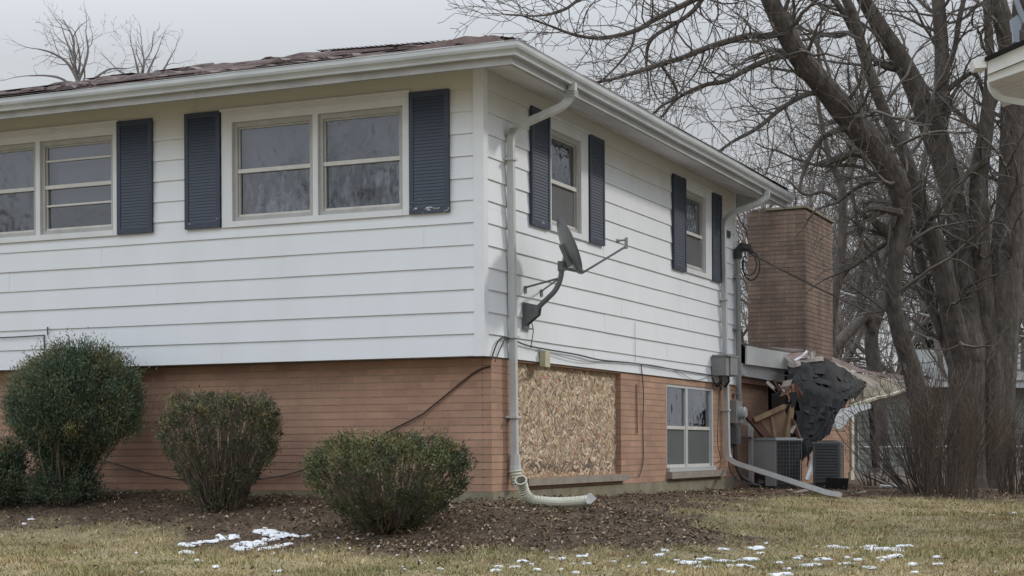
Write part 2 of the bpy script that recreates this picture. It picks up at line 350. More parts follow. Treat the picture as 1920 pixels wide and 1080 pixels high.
mk = mulch_mask(x, y); keep = (rng.random(len(x)) > mk*1.02) & (vnoise(x, y, 3.2, 8)+rng.random(len(x))*.6 > .42)
x, y = x[keep], y[keep]; n = len(x)
P = np.stack([x, y, gz(x, y)-.004], 1); tn = vnoise(x, y, 1.1, 11)*.55 + vnoise(x, y, 5, 12)*.45 + rng.normal(0, .16, n)
straw = np.array([.56, .46, .25]); olive = np.array([.21, .22, .09]); brown = np.array([.31, .21, .115])
t_ = np.clip((tn-.30)*2.2, 0, 1)[:, None]; C_ = olive*(1-t_)+straw*t_; pk = rng.random(n) < .15+.3*(vnoise(x, y, 2.1, 15) > .62); C_[pk] = brown
C_ *= rng.uniform(.6, 1.15, n)[:, None]
hgt = rng.uniform(.014, .046, n)*(.45+1.1*vnoise(x, y, 3.5, 13))
V, T, cc = blades(P, hgt, rng.uniform(.004, .009, n), rng.uniform(.01, .05, n), C_)
GRASS = mat('dry_winter_grass', (1, 1, 1), .8, .08, 8, attr=True, spec=.2)
tag(obj_np('grass', V, T, GRASS, cols=cc), 'dry yellow and olive winter grass of the lawn', 'grass', kind='stuff')
# mulch chips and fallen leaves
def flakes(x, y, z, L, W, cols, tilt=.5, curl=.25):
    n = len(x); th = rng.uniform(0, 2*np.pi, n); a_ = np.stack([np.cos(th), np.sin(th), rng.normal(0, tilt, n)], 1); a_ /= np.linalg.norm(a_, axis=1)[:, None]
    b_ = np.stack([-np.sin(th), np.cos(th), rng.normal(0, tilt, n)], 1); b_ /= np.linalg.norm(b_, axis=1)[:, None]
    c_ = np.stack([x, y, z], 1); L = L[:, None]; W = W[:, None]; up = np.array([[0, 0, 1.]])
    V = np.stack([c_-a_*L/2, c_-b_*W/2+up*L*curl, c_+a_*L/2, c_+b_*W/2+up*L*curl*.6], 1).reshape(-1, 3); i = np.arange(n)[:, None]*4
    return V, np.concatenate([i+[[0, 1, 2]], i+[[0, 2, 3]]], 0), np.concatenate([cols, cols], 0)
x, y = scatter(120000, 12.2, 24, 1.1); k = rng.random(len(x)) < mulch_mask(x, y); x, y = x[k], y[k]; n = len(x)
bs = np.array([.105, .064, .040]); C_ = bs*rng.uniform(.25, 2.2, n)[:, None]
V, T, cc = flakes(x, y, gz(x, y)+rng.uniform(0, .012, n), rng.uniform(.012, .035, n), rng.uniform(.005, .012, n), C_, .35, .08)
SCREEN = mat('insect_screen', (.075, .08, .082), .75, .12, 2)
CHIP = mat('bark_chips', (1, 1, 1), .9, .1, 8, attr=True, spec=.2)
tag(obj_np('mulch', V, T, CHIP, cols=cc), 'dark brown bark mulch of the bed along the house', 'mulch', kind='stuff')
x, y = scatter(60000, 11.0, 24, 1.0)
q0 = np.exp(-((x-1.1)**2+(y+1.2)**2)/2.2)*.95 + np.exp(-((x+1.5)**2/2+(y+.5)**2/.5))*.35
dens = np.clip(mulch_mask(x, y)*(.30+q0*1.35) + q0*.1 + .03, 0, 1)*(.35+1.1*vnoise(x, y, 2.5, 21)); k = rng.random(len(x)) < dens; x, y = x[k], y[k]; n = len(x)
pal = np.array([[.30, .225, .145], [.22, .155, .10], [.38, .31, .215], [.15, .105, .07], [.48, .42, .32], [.11, .08, .055]]); C_ = pal[rng.choice(6, n, p=[.25, .25, .15, .2, .05, .1])]*rng.uniform(.7, 1.15, n)[:, None]
V, T, cc = flakes(x, y, gz(x, y)+rng.uniform(.006, .03, n), rng.uniform(.02, .058, n), rng.uniform(.010, .028, n), C_, .5, .25)
tag(obj_np('fallen_leaves', V, T, CHIP, cols=cc), 'brown and tan fallen leaves littering the bed and lawn', 'leaves', kind='stuff')

# ------------------------------------------------------------ HOUSE
house = thing('brick_house', (0, 0, -1.3), 'split level house with white lap siding over orange brick and navy shutters', 'house')
FR, SI = 'front', 'side'
def fp(face, s, o, z): return (s, -o, z) if face == FR else (o, s, z)
def fbox(mb, face, s0, s1, o0, o1, z0, z1): return mb.box(fp(face, s0, o0, z0), fp(face, s1, o1, z1))
def split_rect(s0, s1, z0, z1, holes):
    "cover a rectangle minus holes by rectangles"
    out = []; zs = sorted({z0, z1} | {h[2] for h in holes if z0 < h[2] < z1 and h[0] < s1 and h[1] > s0} | {h[3] for h in holes if z0 < h[3] < z1 and h[0] < s1 and h[1] > s0})
    for a_, b_ in zip(zs[:-1], zs[1:]):
        zm = (a_+b_)/2; cur = s0
        for h in sorted(holes):
            if h[2] < zm < h[3] and h[1] > cur and h[0] < s1:
                if h[0] > cur: out.append((cur, h[0], a_, b_))
                cur = max(cur, h[1])
        if cur < s1: out.append((cur, s1, a_, b_))
    return out
HOLF = [(-2.70, -.78, 1.36, 2.36), (-5.99, -4.07, 1.36, 2.36)]
HOLS = [(1.56, 2.40, 1.36, 2.36), (5.90, 6.75, 1.36, 2.36)]
def siding(face, s0, s1, ztop, holes):
    mb = MB(); K = int(math.ceil(ztop/E)); rr = random.Random(3 if face == FR else 5)
    for k in range(K):
        za, zb = k*E, min((k+1)*E, ztop); joints = []; s = s0
        cuts = [s0]; s = s0 + rr.uniform(1.2, 3.6)
        while s < s1-.4: cuts.append(s); s += 3.66 if rr.random() < .6 else rr.uniform(2, 3.4)
        cuts.append(s1)
        for c0, c1 in zip(cuts[:-1], cuts[1:]):
            j = rr.uniform(-.0012, .0012); oj = rr.uniform(0, .002); gap = .0012 if c1 < s1 else 0
            for (a_, b_, z0_, z1_) in split_rect(c0, c1-gap, za, zb, holes):
                nseg = max(1, int((b_-a_)/.6)); 
                def off(z): return .016+oj - .0135*(z-za)/E
                for i in range(nseg):
                    p0 = a_+(b_-a_)*i/nseg; p1 = a_+(b_-a_)*(i+1)/nseg
                    w0 = .0016*math.sin(p0*1.7+k*2.1); w1 = .0016*math.sin(p1*1.7+k*2.1)
                    zb0 = z0_ + (j+w0 if z0_ == za and k else 0); zb1 = z0_ + (j+w1 if z0_ == za and k else 0)
                    A, B = fp(face, p0, off(z0_), zb0), fp(face, p1, off(z0_), zb1)
                    C, D = fp(face, p1, off(z1_)-.001, z1_+.006 if z1_ == zb else z1_), fp(face, p0, off(z1_)-.001, z1_+.006 if z1_ == zb else z1_)
                    A2, B2 = fp(face, p0, -.012, zb0), fp(face, p1, -.012, zb1)
                    mb.add([A, B, C, D, A2, B2], [(0, 1, 2, 3), (1, 0, 4, 5)])
                    if i == nseg-1 or i == 0:
                        q = p1 if i == nseg-1 else p0
                        z_ = zb1 if i == nseg-1 else zb0
                        mb.quad(fp(face, q, off(z0_), z_), fp(face, q, -.012, z_), fp(face, q, -.012, z1_), fp(face, q, off(z1_), z1_))
    return obj('siding_wall', mb, SID, house)
siding(FR, -11.9, -.078, 2.64, HOLF); siding(SI, .072, 8.10, 2.64, HOLS)
mb = MB()   # wall core behind the boards, with the window openings left out
for face, s0, s1, hl in ((FR, -12, 0, HOLF), (SI, .0, 8.12, HOLS)):
    for (a_, b_, z0_, z1_) in split_rect(s0, s1, .005, 2.66, hl): fbox(mb, face, a_, b_, -.10, -.0125, z0_, z1_)
mb.box((-11.9, 8.0, .005), (-.1, 8.12, 2.66)); mb.box((-12, 0.0, .005), (-11.9, 8.12, 2.66))
mb.box((-12, .0, 0.001), (0, 8.12, .004))
obj('wall_core', mb, TRIM, house)
mb = MB(); fbox(mb, FR, -.079, .024, -.01, .024, -.004, 2.66); fbox(mb, SI, -.02, .070, -.01, .023, -.004, 2.66); obj('corner_board', mb, CORN, house)
mb = MB(); fbox(mb, SI, 8.06, 8.13, -.01, .022, -.004, 2.66); obj('corner_board', mb, CORN, house)
# interior darkness
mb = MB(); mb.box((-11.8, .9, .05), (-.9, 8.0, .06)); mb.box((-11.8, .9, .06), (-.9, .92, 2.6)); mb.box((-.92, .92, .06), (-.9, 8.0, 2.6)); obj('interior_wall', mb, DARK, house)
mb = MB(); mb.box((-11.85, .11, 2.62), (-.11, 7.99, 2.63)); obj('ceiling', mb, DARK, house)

# brick base
def brickwork(name, pfun, s0, s1, z0, z1, holes, depth=.09, brick=BRK, MREC=.003):
    mb = MB(); k = 0; z = z0
    while z < z1-.01:
        zt = min(z+CH, z1)
        for (a_, b_, za, zb) in split_rect(s0, s1, z, zt, holes):
            top = zb-.010 if (zb == zt and zt < z1) else zb
            if top-za > .004: mb.box(pfun(a_, 0, za), pfun(b_, -depth, top))
        z += CH; k += 1
    o = obj(name, mb, brick, house)
    mb = MB()
    for (a_, b_, za, zb) in split_rect(s0, s1, z0, z1, holes): mb.box(pfun(a_+.004, -MREC, za+.002), pfun(b_-.004, -depth+.003, zb-.002))
    obj('mortar', mb, MORT, o); return o
ZF = -1.244
brickwork('brick_wall', lambda s, o, z: (s, .185-o, z), -11.9, -.095, ZF, -.002, [])
HB = [(.70, 3.63, -1.136, -.02), (5.215, 7.06, -1.135, -.085)]
brickwork('brick_wall', lambda s, o, z: (-.002+o, s, z), .18, 8.10, ZF, -.002, HB)
mb = MB(); mb.box((-11.9, .172, -2.1), (.012, .30, ZF-.003)); mb.box((-.14, .302, -2.1), (.012, 8.12, ZF-.003)); obj('foundation', mb, CONC, house)
# boarded opening
mb = MB(); rr = random.Random(11)
mb.col = (.50, .36, .20); mb.box((-.085, .702, -1.134), (-.062, 3.628, -.022))
pal_ = [(.64, .49, .33), (.46, .35, .23), (.64, .52, .37), (.36, .26, .17), (.60, .48, .33), (.26, .17, .12), (.50, .29, .20), (.72, .62, .47)]
for i in range(4200):
    s = rr.uniform(.71, 3.62); z = rr.uniform(-1.13, -.03); th = rr.uniform(-1.0, 1.0) if rr.random() < .75 else rr.uniform(0, 3.14); L = rr.uniform(.06, .15); W = rr.uniform(.014, .036)
    f = rr.uniform(.55, 1.05); wet = max(0, 1-abs(z+1.03)/.07)*(1 if 1.1 < s < 2.9 else .4)
    if rr.random() < wet*.75: f *= .33
    mb.col = tuple(c*f for c in rr.choice(pal_)); o_ = -.0615+rr.uniform(0, .0035)
    c_, s_ = math.cos(th), math.sin(th); tl = rr.uniform(-.0012, .0012)
    pts = [(-L, -W*.6), (-L*.3, -W), (L, -W*.3), (L*.7, W), (-L*.6, W*.8)]
    P = [(o_+tl*a_/L, min(max(s+(a_*c_-b_*s_)*.5, .703), 3.626), min(max(z+(a_*s_+b_*c_)*.5, -1.133), -.024)) for a_, b_ in pts]
    mb.quad(*P)
OSB = mat('strand_board', (1, 1, 1), .8, .1, 12, attr=True)
obj('boarded_opening', mb, OSB, house)['label'] = 'sheet of pale strand board nailed over the lower corner window opening'
mb = MB(); mb.obox((.012, 2.30, -1.172), (.05, 0, 0), (0, 1.40, .0), (0, 0, .034)); obj('window_sill', mb, SILL, house)
mb = MB(); mb.obox((.012, 6.33, -1.18), (.055, 0, 0), (0, 1.12, 0), (0, 0, .038)); obj('window_sill', mb, SILL, house)

# windows
def win_part(face, s0, s1, z0, z1, i0, i1, iz0, iz1, mull, meet, bars, hangs, header=True):
    mb = MB()
    fbox(mb, face, s0, i0, -.09, .030, z0, z1); fbox(mb, face, i1, s1, -.09, .030, z0, z1)
    fbox(mb, face, i0, i1, -.09, .028, iz1, z1); fbox(mb, face, i0, i1, -.09, .034, z0, iz0)
    if header: fbox(mb, face, s0-.012, s1+.012, .0, .046, z1-.012, z1+.014); fbox(mb, face, s0+.02, s1-.02, .0, .036, z1-.052, z1-.040)
    edges = [i0]
    for m_ in mull: fbox(mb, face, m_-.027, m_+.027, -.09, .026, iz0, iz1); edges += [m_-.027, m_+.027]
    edges.append(i1)
    wn = obj('window', mb, TRIM, house)
    for q in range(0, len(edges), 2):
        a_, b_ = edges[q]+.001, edges[q+1]-.001; mb = MB(); f = .042
        fbox(mb, face, a_, a_+f, -.055, -.004, iz0+.001, iz1-.001); fbox(mb, face, b_-f, b_, -.055, -.004, iz0+.001, iz1-.001)
        fbox(mb, face, a_+f, b_-f, -.055, -.004, iz1-f-.006, iz1-.001); fbox(mb, face, a_+f, b_-f, -.055, -.004, iz0+.001, iz0+f+.002)
        g_ = .020; zi0, zi1 = iz0+f+.002, iz1-f-.006     # inner lips
        fbox(mb, face, a_+f, a_+f+g_, -.05, -.022, zi0, zi1); fbox(mb, face, b_-f-g_, b_-f, -.05, -.022, zi0, zi1)
        fbox(mb, face, a_+f+g_, b_-f-g_, -.05, -.022, zi1-g_, zi1)
        obj('sash', mb, SASH, wn)
        mb = MB(); fbox(mb, face, a_+f-.002, b_-f+.002, -.052, -.008, meet-.020, meet+.018)
        obj('bottom_rail', fbox(MB(), face, a_+f, b_-f, -.05, -.020, zi0, zi0+.022), SASHL, wn)
        obj('meeting_rail', mb, SASHL, wn)
        for bz in bars[q//2]: obj('glazing_bar', fbox(MB(), face, a_+f, b_-f, -.05, -.016, bz-.010, bz+.010), SASHL, wn)
        for (p_, q_, o_) in ((meet+.018, zi1, -.036), (zi0+.022, meet-.020, -.044)):
            mb = MB(); mb.quad(fp(face, a_+f+g_, o_, p_), fp(face, b_-f-g_, o_, p_), fp(face, b_-f-g_, o_, q_), fp(face, a_+f+g_, o_, q_)); obj('pane', mb, GLASS, wn)
        if face == SI: mb = MB(); mb.quad(fp(face, a_+f+g_, -.030, zi0+.022), fp(face, b_-f-g_, -.030, zi0+.022), fp(face, b_-f-g_, -.030, meet-.020), fp(face, a_+f+g_, -.030, meet-.020)); obj('insect_screen', mb, SCREEN, wn)
        for kind, zlo, zhi, fr0, fr1, m_ in hangs[q//2]:
            n_ = 60; mb = MB(); c0 = a_+(b_-a_)*fr0; c1 = a_+(b_-a_)*fr1; vs = []; R2 = 14
            for j in range(R2+1):
                for i in range(n_+1):
                    t_ = i/n_; s_ = c0+(c1-c0)*t_; zz = zlo+(zhi-zlo)*j/R2
                    o_ = -.135
                    if kind == 'fold': o_ += .016*math.sin(t_*42+1.8*math.sin(t_*5)+.8*math.sin(zz*9))+.006*math.sin(zz*31+t_*20)
                    if kind == 'drape': o_ += .02*math.sin(t_*24+zz*18+2*math.sin(zz*7+t_*4))+.012*math.sin(t_*50-zz*22)
                    vs.append(fp(face, s_, o_, zz))
            mb.add(vs, [(j*(n_+1)+i, j*(n_+1)+i+1, (j+1)*(n_+1)+i+1, (j+1)*(n_+1)+i) for j in range(R2) for i in range(n_)])
            obj('curtain' if kind != 'flat' else 'roller_shade', mb, m_, wn, smooth=True)
    return wn
zo0, zo1, zi0, zi1 = 1.322, 2.462, 1.378, 2.342
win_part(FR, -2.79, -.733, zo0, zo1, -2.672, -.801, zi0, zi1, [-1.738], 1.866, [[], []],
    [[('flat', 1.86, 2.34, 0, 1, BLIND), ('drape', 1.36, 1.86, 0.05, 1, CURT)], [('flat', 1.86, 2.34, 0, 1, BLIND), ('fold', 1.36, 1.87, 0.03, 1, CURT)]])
win_part(FR, -6.06, -4.022, zo0, zo1, -5.99, -4.09, zi0, zi1, [-5.04], 1.868, [[], [2.135, 1.675]],
    [[('flat', 1.86, 2.34, 0, 1, BLIND), ('drape', 1.36, 1.86, 0, 1, CURTD)], [('flat', 1.70, 2.34, 0.03, 1, BLIND)]])
win_part(SI, 1.475, 2.587, zo0, zo1, 1.572, 2.384, zi0, zi1, [], 1.835, [[]], [[]])
win_part(SI, 5.86, 6.985, zo0, zo1, 5.925, 6.735, zi0, zi1, [], 1.835, [[]], [[('fold', 1.36, 2.3, .62, 1, CREAM)]])
# lower slider window in the brick
mb = MB(); L0, L1, Z0, Z1 = 5.217, 7.058, -1.134, -.087
fbox(mb, SI, L1-.055, L1, -.07, .012, Z0, Z1); fbox(mb, SI, L0, L0+.022, -.07, -.006, Z0, Z1); fbox(mb, SI, L0+.022, L1-.055, -.07, -.004, Z1-.028, Z1)
fbox(mb, SI, L0, L1+.05, -.07, .035, Z0-.004, Z0+.050); fbox(mb, SI, 5.955, 6.045, -.07, -.004, Z0+.05, Z1-.028)
lw = obj('window', mb, mat('dull_aluminium_frame', (.43, .44, .44), .45, .08, 6), house)
for a_, b_ in ((L0+.022, 5.955), (6.045, L1-.055)):
    mb = MB(); fbox(mb, SI, a_, b_, -.06, -.012, -.622, -.580); fbox(mb, SI, a_, b_, -.06, -.012, Z0+.05, Z0+.085)
    fbox(mb, SI, b_-.02, b_, -.06, -.014, Z0+.085, -.622); fbox(mb, SI, a_, a_+.02, -.06, -.014, Z0+.085, -.622); obj('sash', mb, SASHL, lw)
    for z0_, z1_, o_ in ((-.58, Z1-.028, -.03), (Z0+.085, -.622, -.038)):
        mb = MB(); mb.quad(fp(SI, a_, o_, z0_), fp(SI, b_, o_, z0_), fp(SI, b_, o_, z1_), fp(SI, a_, o_, z1_)); obj('pane', mb, GLASS, lw)
    mb = MB(); mb.quad(fp(SI, a_+.02, -.026, Z0+.085), fp(SI, b_-.02, -.026, Z0+.085), fp(SI, b_-.02, -.026, -.622), fp(SI, a_+.02, -.026, -.622)); obj('insect_screen', mb, SCREEN, lw)
    for c0, c1 in (((a_, a_+.2), (b_-.22, b_))):
        vs = []; 
        for j in (0, 1):
            for i in range(31):
                t_ = i/30; vs.append(fp(SI, c0+(c1-c0)*t_, -.15+.02*math.sin(t_*30), Z0+.05+j*1.0))
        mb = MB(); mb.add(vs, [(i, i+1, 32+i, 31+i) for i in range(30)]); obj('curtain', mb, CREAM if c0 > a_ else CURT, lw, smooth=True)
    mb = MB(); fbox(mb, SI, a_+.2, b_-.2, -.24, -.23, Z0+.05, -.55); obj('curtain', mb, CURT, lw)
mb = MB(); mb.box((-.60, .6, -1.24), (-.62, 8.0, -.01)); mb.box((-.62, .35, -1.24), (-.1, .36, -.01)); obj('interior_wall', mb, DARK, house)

# shutters
def shutter(face, s0, s1, z0, z1, lean=0, chip=1., gap=.008):
    mb = MB(); st = .045; rl = .055
    def bx(a_, b_, o0, o1, c_, d_, r=0.):
        mb.col = (r, r, r+1e-4); sh = lean*(z1-(c_+d_)/2)
        fbox(mb, face, a_+sh, b_+sh, o0, o1, c_, d_)
    o0, o1 = .019, .046
    nst = 8
    for i in range(nst):
        a_ = z0+(z1-z0)*i/nst; b_ = z0+(z1-z0)*(i+1)/nst; r = .26*chip if i == 0 else .12*chip if i < 3 else .06
        bx(s0, s0+st, o0, o1, a_, b_, r); bx(s1-st, s1, o0, o1, a_, b_, r)
    bx(s0+st, s1-st, o0, o1-.001, z0, z0+rl, .29*chip); bx(s0+st, s1-st, o0, o1-.001, z1-rl, z1, .14*chip)
    bx(s0+st, s1-st, o0, o0+.004, z0+rl, z1-rl, 0)
    m_ = int((z1-z0-2*rl)/.030); p = (z1-z0-2*rl)/m_
    for i in range(m_):
        zc = z0+rl+p*(i+.5); fr = (zc-z0)/(z1-z0); r = max(0, .20*chip-.35*fr)+.05; sh = lean*(z1-zc); mb.col = (r, r, r+1e-4)
        a_, b_ = s0+st+sh, s1-st+sh
        P = [fp(face, a_, o0+.024, zc-p*.46), fp(face, b_, o0+.024, zc-p*.46), fp(face, b_, o0+.019, zc+p*.5), fp(face, a_, o0+.019, zc+p*.5),
             fp(face, a_, o0+.012, zc-p*.52), fp(face, b_, o0+.012, zc-p*.52), fp(face, b_, o0+.005, zc+p*.4), fp(face, a_, o0+.005, zc+p*.4)]
        mb.add(P, [(0, 1, 2, 3), (7, 6, 5, 4), (0, 4, 5, 1)])
    return obj('shutter', mb, SHUT, house)
shutter(FR, -.727, -.318, 1.325, 2.452, chip=1.25); shutter(FR, -3.216, -2.803, 1.328, 2.466, chip=1.1)
shutter(FR, -4.033+.001, -3.606, 1.325, 2.462, chip=.6); shutter(FR, -6.50, -6.075, 1.325, 2.462)
shutter(SI, 1.062, 1.522, 1.32, 2.470, lean=-.012, chip=1.1); shutter(SI, 2.603, 3.040, 1.325, 2.462, chip=.8)
shutter(SI, 5.40, 5.884, 1.315, 2.462, chip=.5); shutter(SI, 6.992, 7.405, 1.318, 2.462, chip=.5)

# eaves: swept profiles round the corner
def sweep(prof, name, m, wob=.004, xs=-12.6, ye=8.90, droop=True, seed=0, closed=False, smooth=False):
    rr = random.Random(seed); path = []
    for i in range(23): path.append(('f', xs+(.0-xs)*i/22))
    path.append(('c', 0))
    for i in range(17): path.append(('s', ye*i/16))
    vs = []; n_ = len(prof)
    for kind, t_ in path:
        dz = rr.uniform(-wob, wob); do = rr.uniform(-wob, wob)*.6
        if kind == 's' and droop: dz -= .03*(t_/8.9)**2
        if kind == 'c': dz = do = 0
        for o_, z_ in prof:
            vs.append((t_, -(o_+do), z_+dz) if kind == 'f' else (o_, -o_, z_) if kind == 'c' else (o_+do, t_, z_+dz))
    fs = [(i*n_+k, (i+1)*n_+k, (i+1)*n_+k+1, i*n_+k+1) for i in range(len(path)-1) for k in range(n_-1)]
    fs += [tuple(len(vs)-n_+k for k in range(n_))]
    return obj(name, MB().add(vs, fs), m, house)
gt = sweep([(.545, 2.640), (.545, 2.553), (.596, 2.553), (.601, 2.573), (.612, 2.588), (.632, 2.604), (.641, 2.625), (.641, 2.657), (.647, 2.664), (.640, 2.670), (.628, 2.668), (.628, 2.655), (.63, 2.63), (.60, 2.605), (.59, 2.565), (.552, 2.562), (.552, 2.64)], 'gutter', GUT, .003, seed=2)
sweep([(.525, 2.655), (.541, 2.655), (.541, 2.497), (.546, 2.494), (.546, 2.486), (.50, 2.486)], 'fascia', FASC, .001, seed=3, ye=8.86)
sweep([(.51, 2.50), (.46, 2.508), (.25, 2.556), (.248, 2.552), (-.02, 2.628)], 'soffit', SOFF, .002, seed=4, ye=8.70)
mb = MB(); mb.slab([(-.05, 8.136, 2.34), (.24, 8.136, 2.38), (.30, 8.136, 2.50), (.30, 8.136, 2.60), (-.05, 8.136, 2.62)], (0, .02, 0))
obj('eave_return', mb, FASC, house)
# roof
ES, SL = 2.672, .292; o_ = .615; rx = o_-(4.065+o_); rz = ES+(4.065+o_)*SL
mb = MB(); A, B, C, D = (-12.7, -o_, ES), (o_, -o_, ES), (o_, 8.13+o_, ES), (-12.7, 8.13+o_, ES); Rg, Rl = (rx, 4.065, rz), (-12.7, 4.065, rz)
mb.add([A, B, C, D, Rg, Rl], [(0, 1, 4, 5), (1, 2, 4), (2, 3, 5, 4), (3, 2, 1, 0)])
mb.col = (.8, .75, .75); roof = obj('roof', mb, SHING, house)
mb = MB(); rr = random.Random(21)
def rp_(face, s, q, h):
    "point on a roof slope: s along the eave, q up the slope in plan, h above the deck"
    return (s, -o_+q, ES+q*SL+h) if face == FR else (o_-q, s, ES+q*SL+h)
for face in (FR, SI):
    row = 0; q = -.028
    while q < 4.55:
        lo, hi = (-7.5, o_-max(q, 0)+.01) if face == FR else (-o_+max(q, 0), 8.13+o_-max(q, 0))
        s = lo+rr.uniform(-.3, 0)
        while s < hi-.02:
            L = rr.uniform(.5, 2.2); s1_ = min(s+L, hi); a_ = max(s, lo)
            if s1_-a_ > .03:
                lift = rr.uniform(.003, .008) + (rr.random() < .06)*rr.uniform(.01, .022); lf2 = lift*rr.uniform(.3, 1.6); c_ = rr.uniform(.85, 1.3)
                if face == FR and row < 2: lift *= .8; lf2 *= .8
                r_ = rr.uniform(.85, 1.0); mb.col = (c_, c_*.92*r_, c_*.9*r_); n4 = 5; vs = []
                jag = [rr.uniform(-.012, .012) for _ in range(n4+1)]
                for i in range(n4+1):
                    t_ = i/n4; ss = a_+(s1_-a_)*t_; hh = lift*(1-t_)+lf2*t_+rr.uniform(-.001, .002)
                    vs += [rp_(face, ss, q+jag[i]*.4, .006+hh), rp_(face, ss, q+.08, .008+hh*.45), rp_(face, ss, q+.185, .003), rp_(face, ss, q+jag[i]*.4, .001+hh)]
                fs = []
                for i in range(n4):
                    b0 = i*4; b1 = b0+4; fs += [(b0, b1, b1+1, b0+1), (b0+1, b1+1, b1+2, b0+2), (b0+3, b1+3, b1, b0)]
                mb.add(vs, fs)
            s = s1_
        q += .135; row += 1
# curled and slipped pieces along the front edge and debris on the slope
for i in range(34):
    s = rr.uniform(-7, .2); q = rr.choice([rr.uniform(.0, .5), rr.uniform(.5, 4.3)]); L = rr.uniform(.08, .4); h = rr.uniform(.012, .04)*(1.8 if s < -3.6 else 1); c_ = rr.uniform(.5, 1.5); mb.col = (c_, c_*.9, c_*.9)
    if q > .6-s+.0: continue
    m4 = 6; vs = []
    for k in range(m4+1):
        t_ = k/m4; hh = h*math.sin(math.pi*t_)*rr.uniform(.6, 1.1)+.012
        vs += [rp_(FR, s+L*t_, q+rr.uniform(-.02, .02), hh), rp_(FR, s+L*t_+rr.uniform(-.02, .02), q+rr.uniform(.07, .16), hh*rr.uniform(.2, .9)+.006), rp_(FR, s+L*t_, q+.01, .004)]
    fs = []
    for k in range(m4): b0 = k*3; fs += [(b0, b0+3, b0+4, b0+1), (b0+2, b0+5, b0+3, b0)]
    mb.add(vs, fs)
for i in range(44):                     # heaps of crumbled shingle towards the left end
    s = rr.uniform(-7.4, -2.2); q = rr.uniform(.6, 4.4); L = rr.uniform(.10, .34); h = rr.uniform(.02, .055)*(1 if s < -3.6 else .3); c_ = rr.uniform(.40, .75); mb.col = (c_, c_*.82, c_*.80); n6 = 7
    vs = [rp_(FR, s+L*math.cos(a_)*rr.uniform(.7, 1.1), q+L*.6*math.sin(a_)*rr.uniform(.7, 1.1), .0) for a_ in [2*math.pi*k/n6 for k in range(n6)]]+[rp_(FR, s+L*.55*math.cos(a_)*rr.uniform(.6, 1.2), q+L*.35*math.sin(a_), h*rr.uniform(.5, 1.0)) for a_ in [2*math.pi*k/n6 for k in range(n6)]]+[rp_(FR, s, q, h)]
    mb.add(vs, [(k, (k+1) % n6, n6+(k+1) % n6, n6+k) for k in range(n6)]+[(n6+k, n6+(k+1) % n6, 2*n6) for k in range(n6)])
# the hip cap pieces, peeled up near the corner
for i in range(24):
    t_ = i*.17; h = .022+(.02 if i in (1, 2, 3) else rr.uniform(0, .008)); c_ = rr.uniform(.8, 1.4); mb.col = (c_, c_*.9, c_*.88)
    P = lambda q, e_, hh: (o_-q+e_, -o_+q+e_*.0, ES+q*SL+hh)
    q0, q1 = t_+.05, t_+.30
    mb.add([(o_-q0-.14, -o_+q0, ES+q0*SL+.012), (o_-q0, -o_+q0, ES+q0*SL+h), (o_-q0, -o_+q0+.14, ES+q0*SL+.012),
            (o_-q1-.14, -o_+q1, ES+q1*SL+.01), (o_-q1, -o_+q1, ES+q1*SL+.026), (o_-q1, -o_+q1+.14, ES+q1*SL+.01)], [(0, 1, 4, 3), (1, 2, 5, 4), (0, 2, 1)])
sh = obj('shingles', mb, SHING, roof)
# one long peeled strip near the corner, lying over the gutter
mb = MB(); vs = []; n_ = 14
for i in range(n_+1):
    t_ = i/n_; s = -.50+.92*t_; up_ = .012+.075*math.sin(math.pi*min(1, t_*.72))**1.3*(1+.12*math.sin(t_*22))
    vs += [(s, -o_+.00+.1*t_, ES+.008+up_), (s-.03, -o_+.17+.1*t_, ES+.055+up_*.7), (s, -o_+.01+.1*t_, ES+.0)]
mb.col = (1.5, 1.3, 1.25); fs = []
for i in range(n_): b0 = i*3; fs += [(b0, b0+3, b0+4, b0+1), (b0+2, b0+5, b0+3, b0)]
mb.add(vs, fs); obj('peeled_shingle', mb, SHING, roof)

# downspouts (parts of the house)
def pth(pts, n=5):
    "rounded polyline"
    out = [np.array(pts[0], float)]
    for i in range(1, len(pts)-1):
        a_, b_, c_ = (np.array(pts[j], float) for j in (i-1, i, i+1)); r = min(.09, np.linalg.norm(b_-a_)*.45, np.linalg.norm(c_-b_)*.45)
        p = b_+(a_-b_)/np.linalg.norm(a_-b_)*r; q = b_+(c_-b_)/np.linalg.norm(c_-b_)*r
        for k in range(n): t_ = k/(n-1); out.append((1-t_)**2*p+2*t_*(1-t_)*b_+t_*t_*q)
    out.append(np.array(pts[-1], float)); return out
mb = MB(); mb.tube(pth([(.595, .74, 2.57), (.595, .74, 2.475), (.52, .71, 2.36), (.12, .53, 2.165), (.062, .50, 2.07), (.062, .52, .9), (.062, .555, -.93)]), .047, 4, flat=.72, up=(0, 1, 0))
mb.tube([(.062, .555, -.90), (.062, .557, -1.0), (.064, .557, -1.06)], [.052, .055, .060], 8)
ds = obj('downspout', mb, PIPE, house)
for z, yy in ((1.86, .502), (.20, .535), (-.55, .548)): mb = MB(); mb.box((.0, yy-.055, z-.012), (.110, yy+.055, z+.010)); mb.box((.018, yy-.075, z-.008), (.026, yy+.075, z+.006)); obj('strap', mb, PIPE, ds)
for q in (0, 1):
    mb = MB()
    for i in range(5): mb.obox((.593, .735, 2.50-.014*i) if q else (.10-.008*i, .52-.003*i, 2.15-.014*i), (.040, 0, 0), (0, .050, 0), (0, 0, .003))
    obj('elbow_crimp', mb, PIPE, ds)
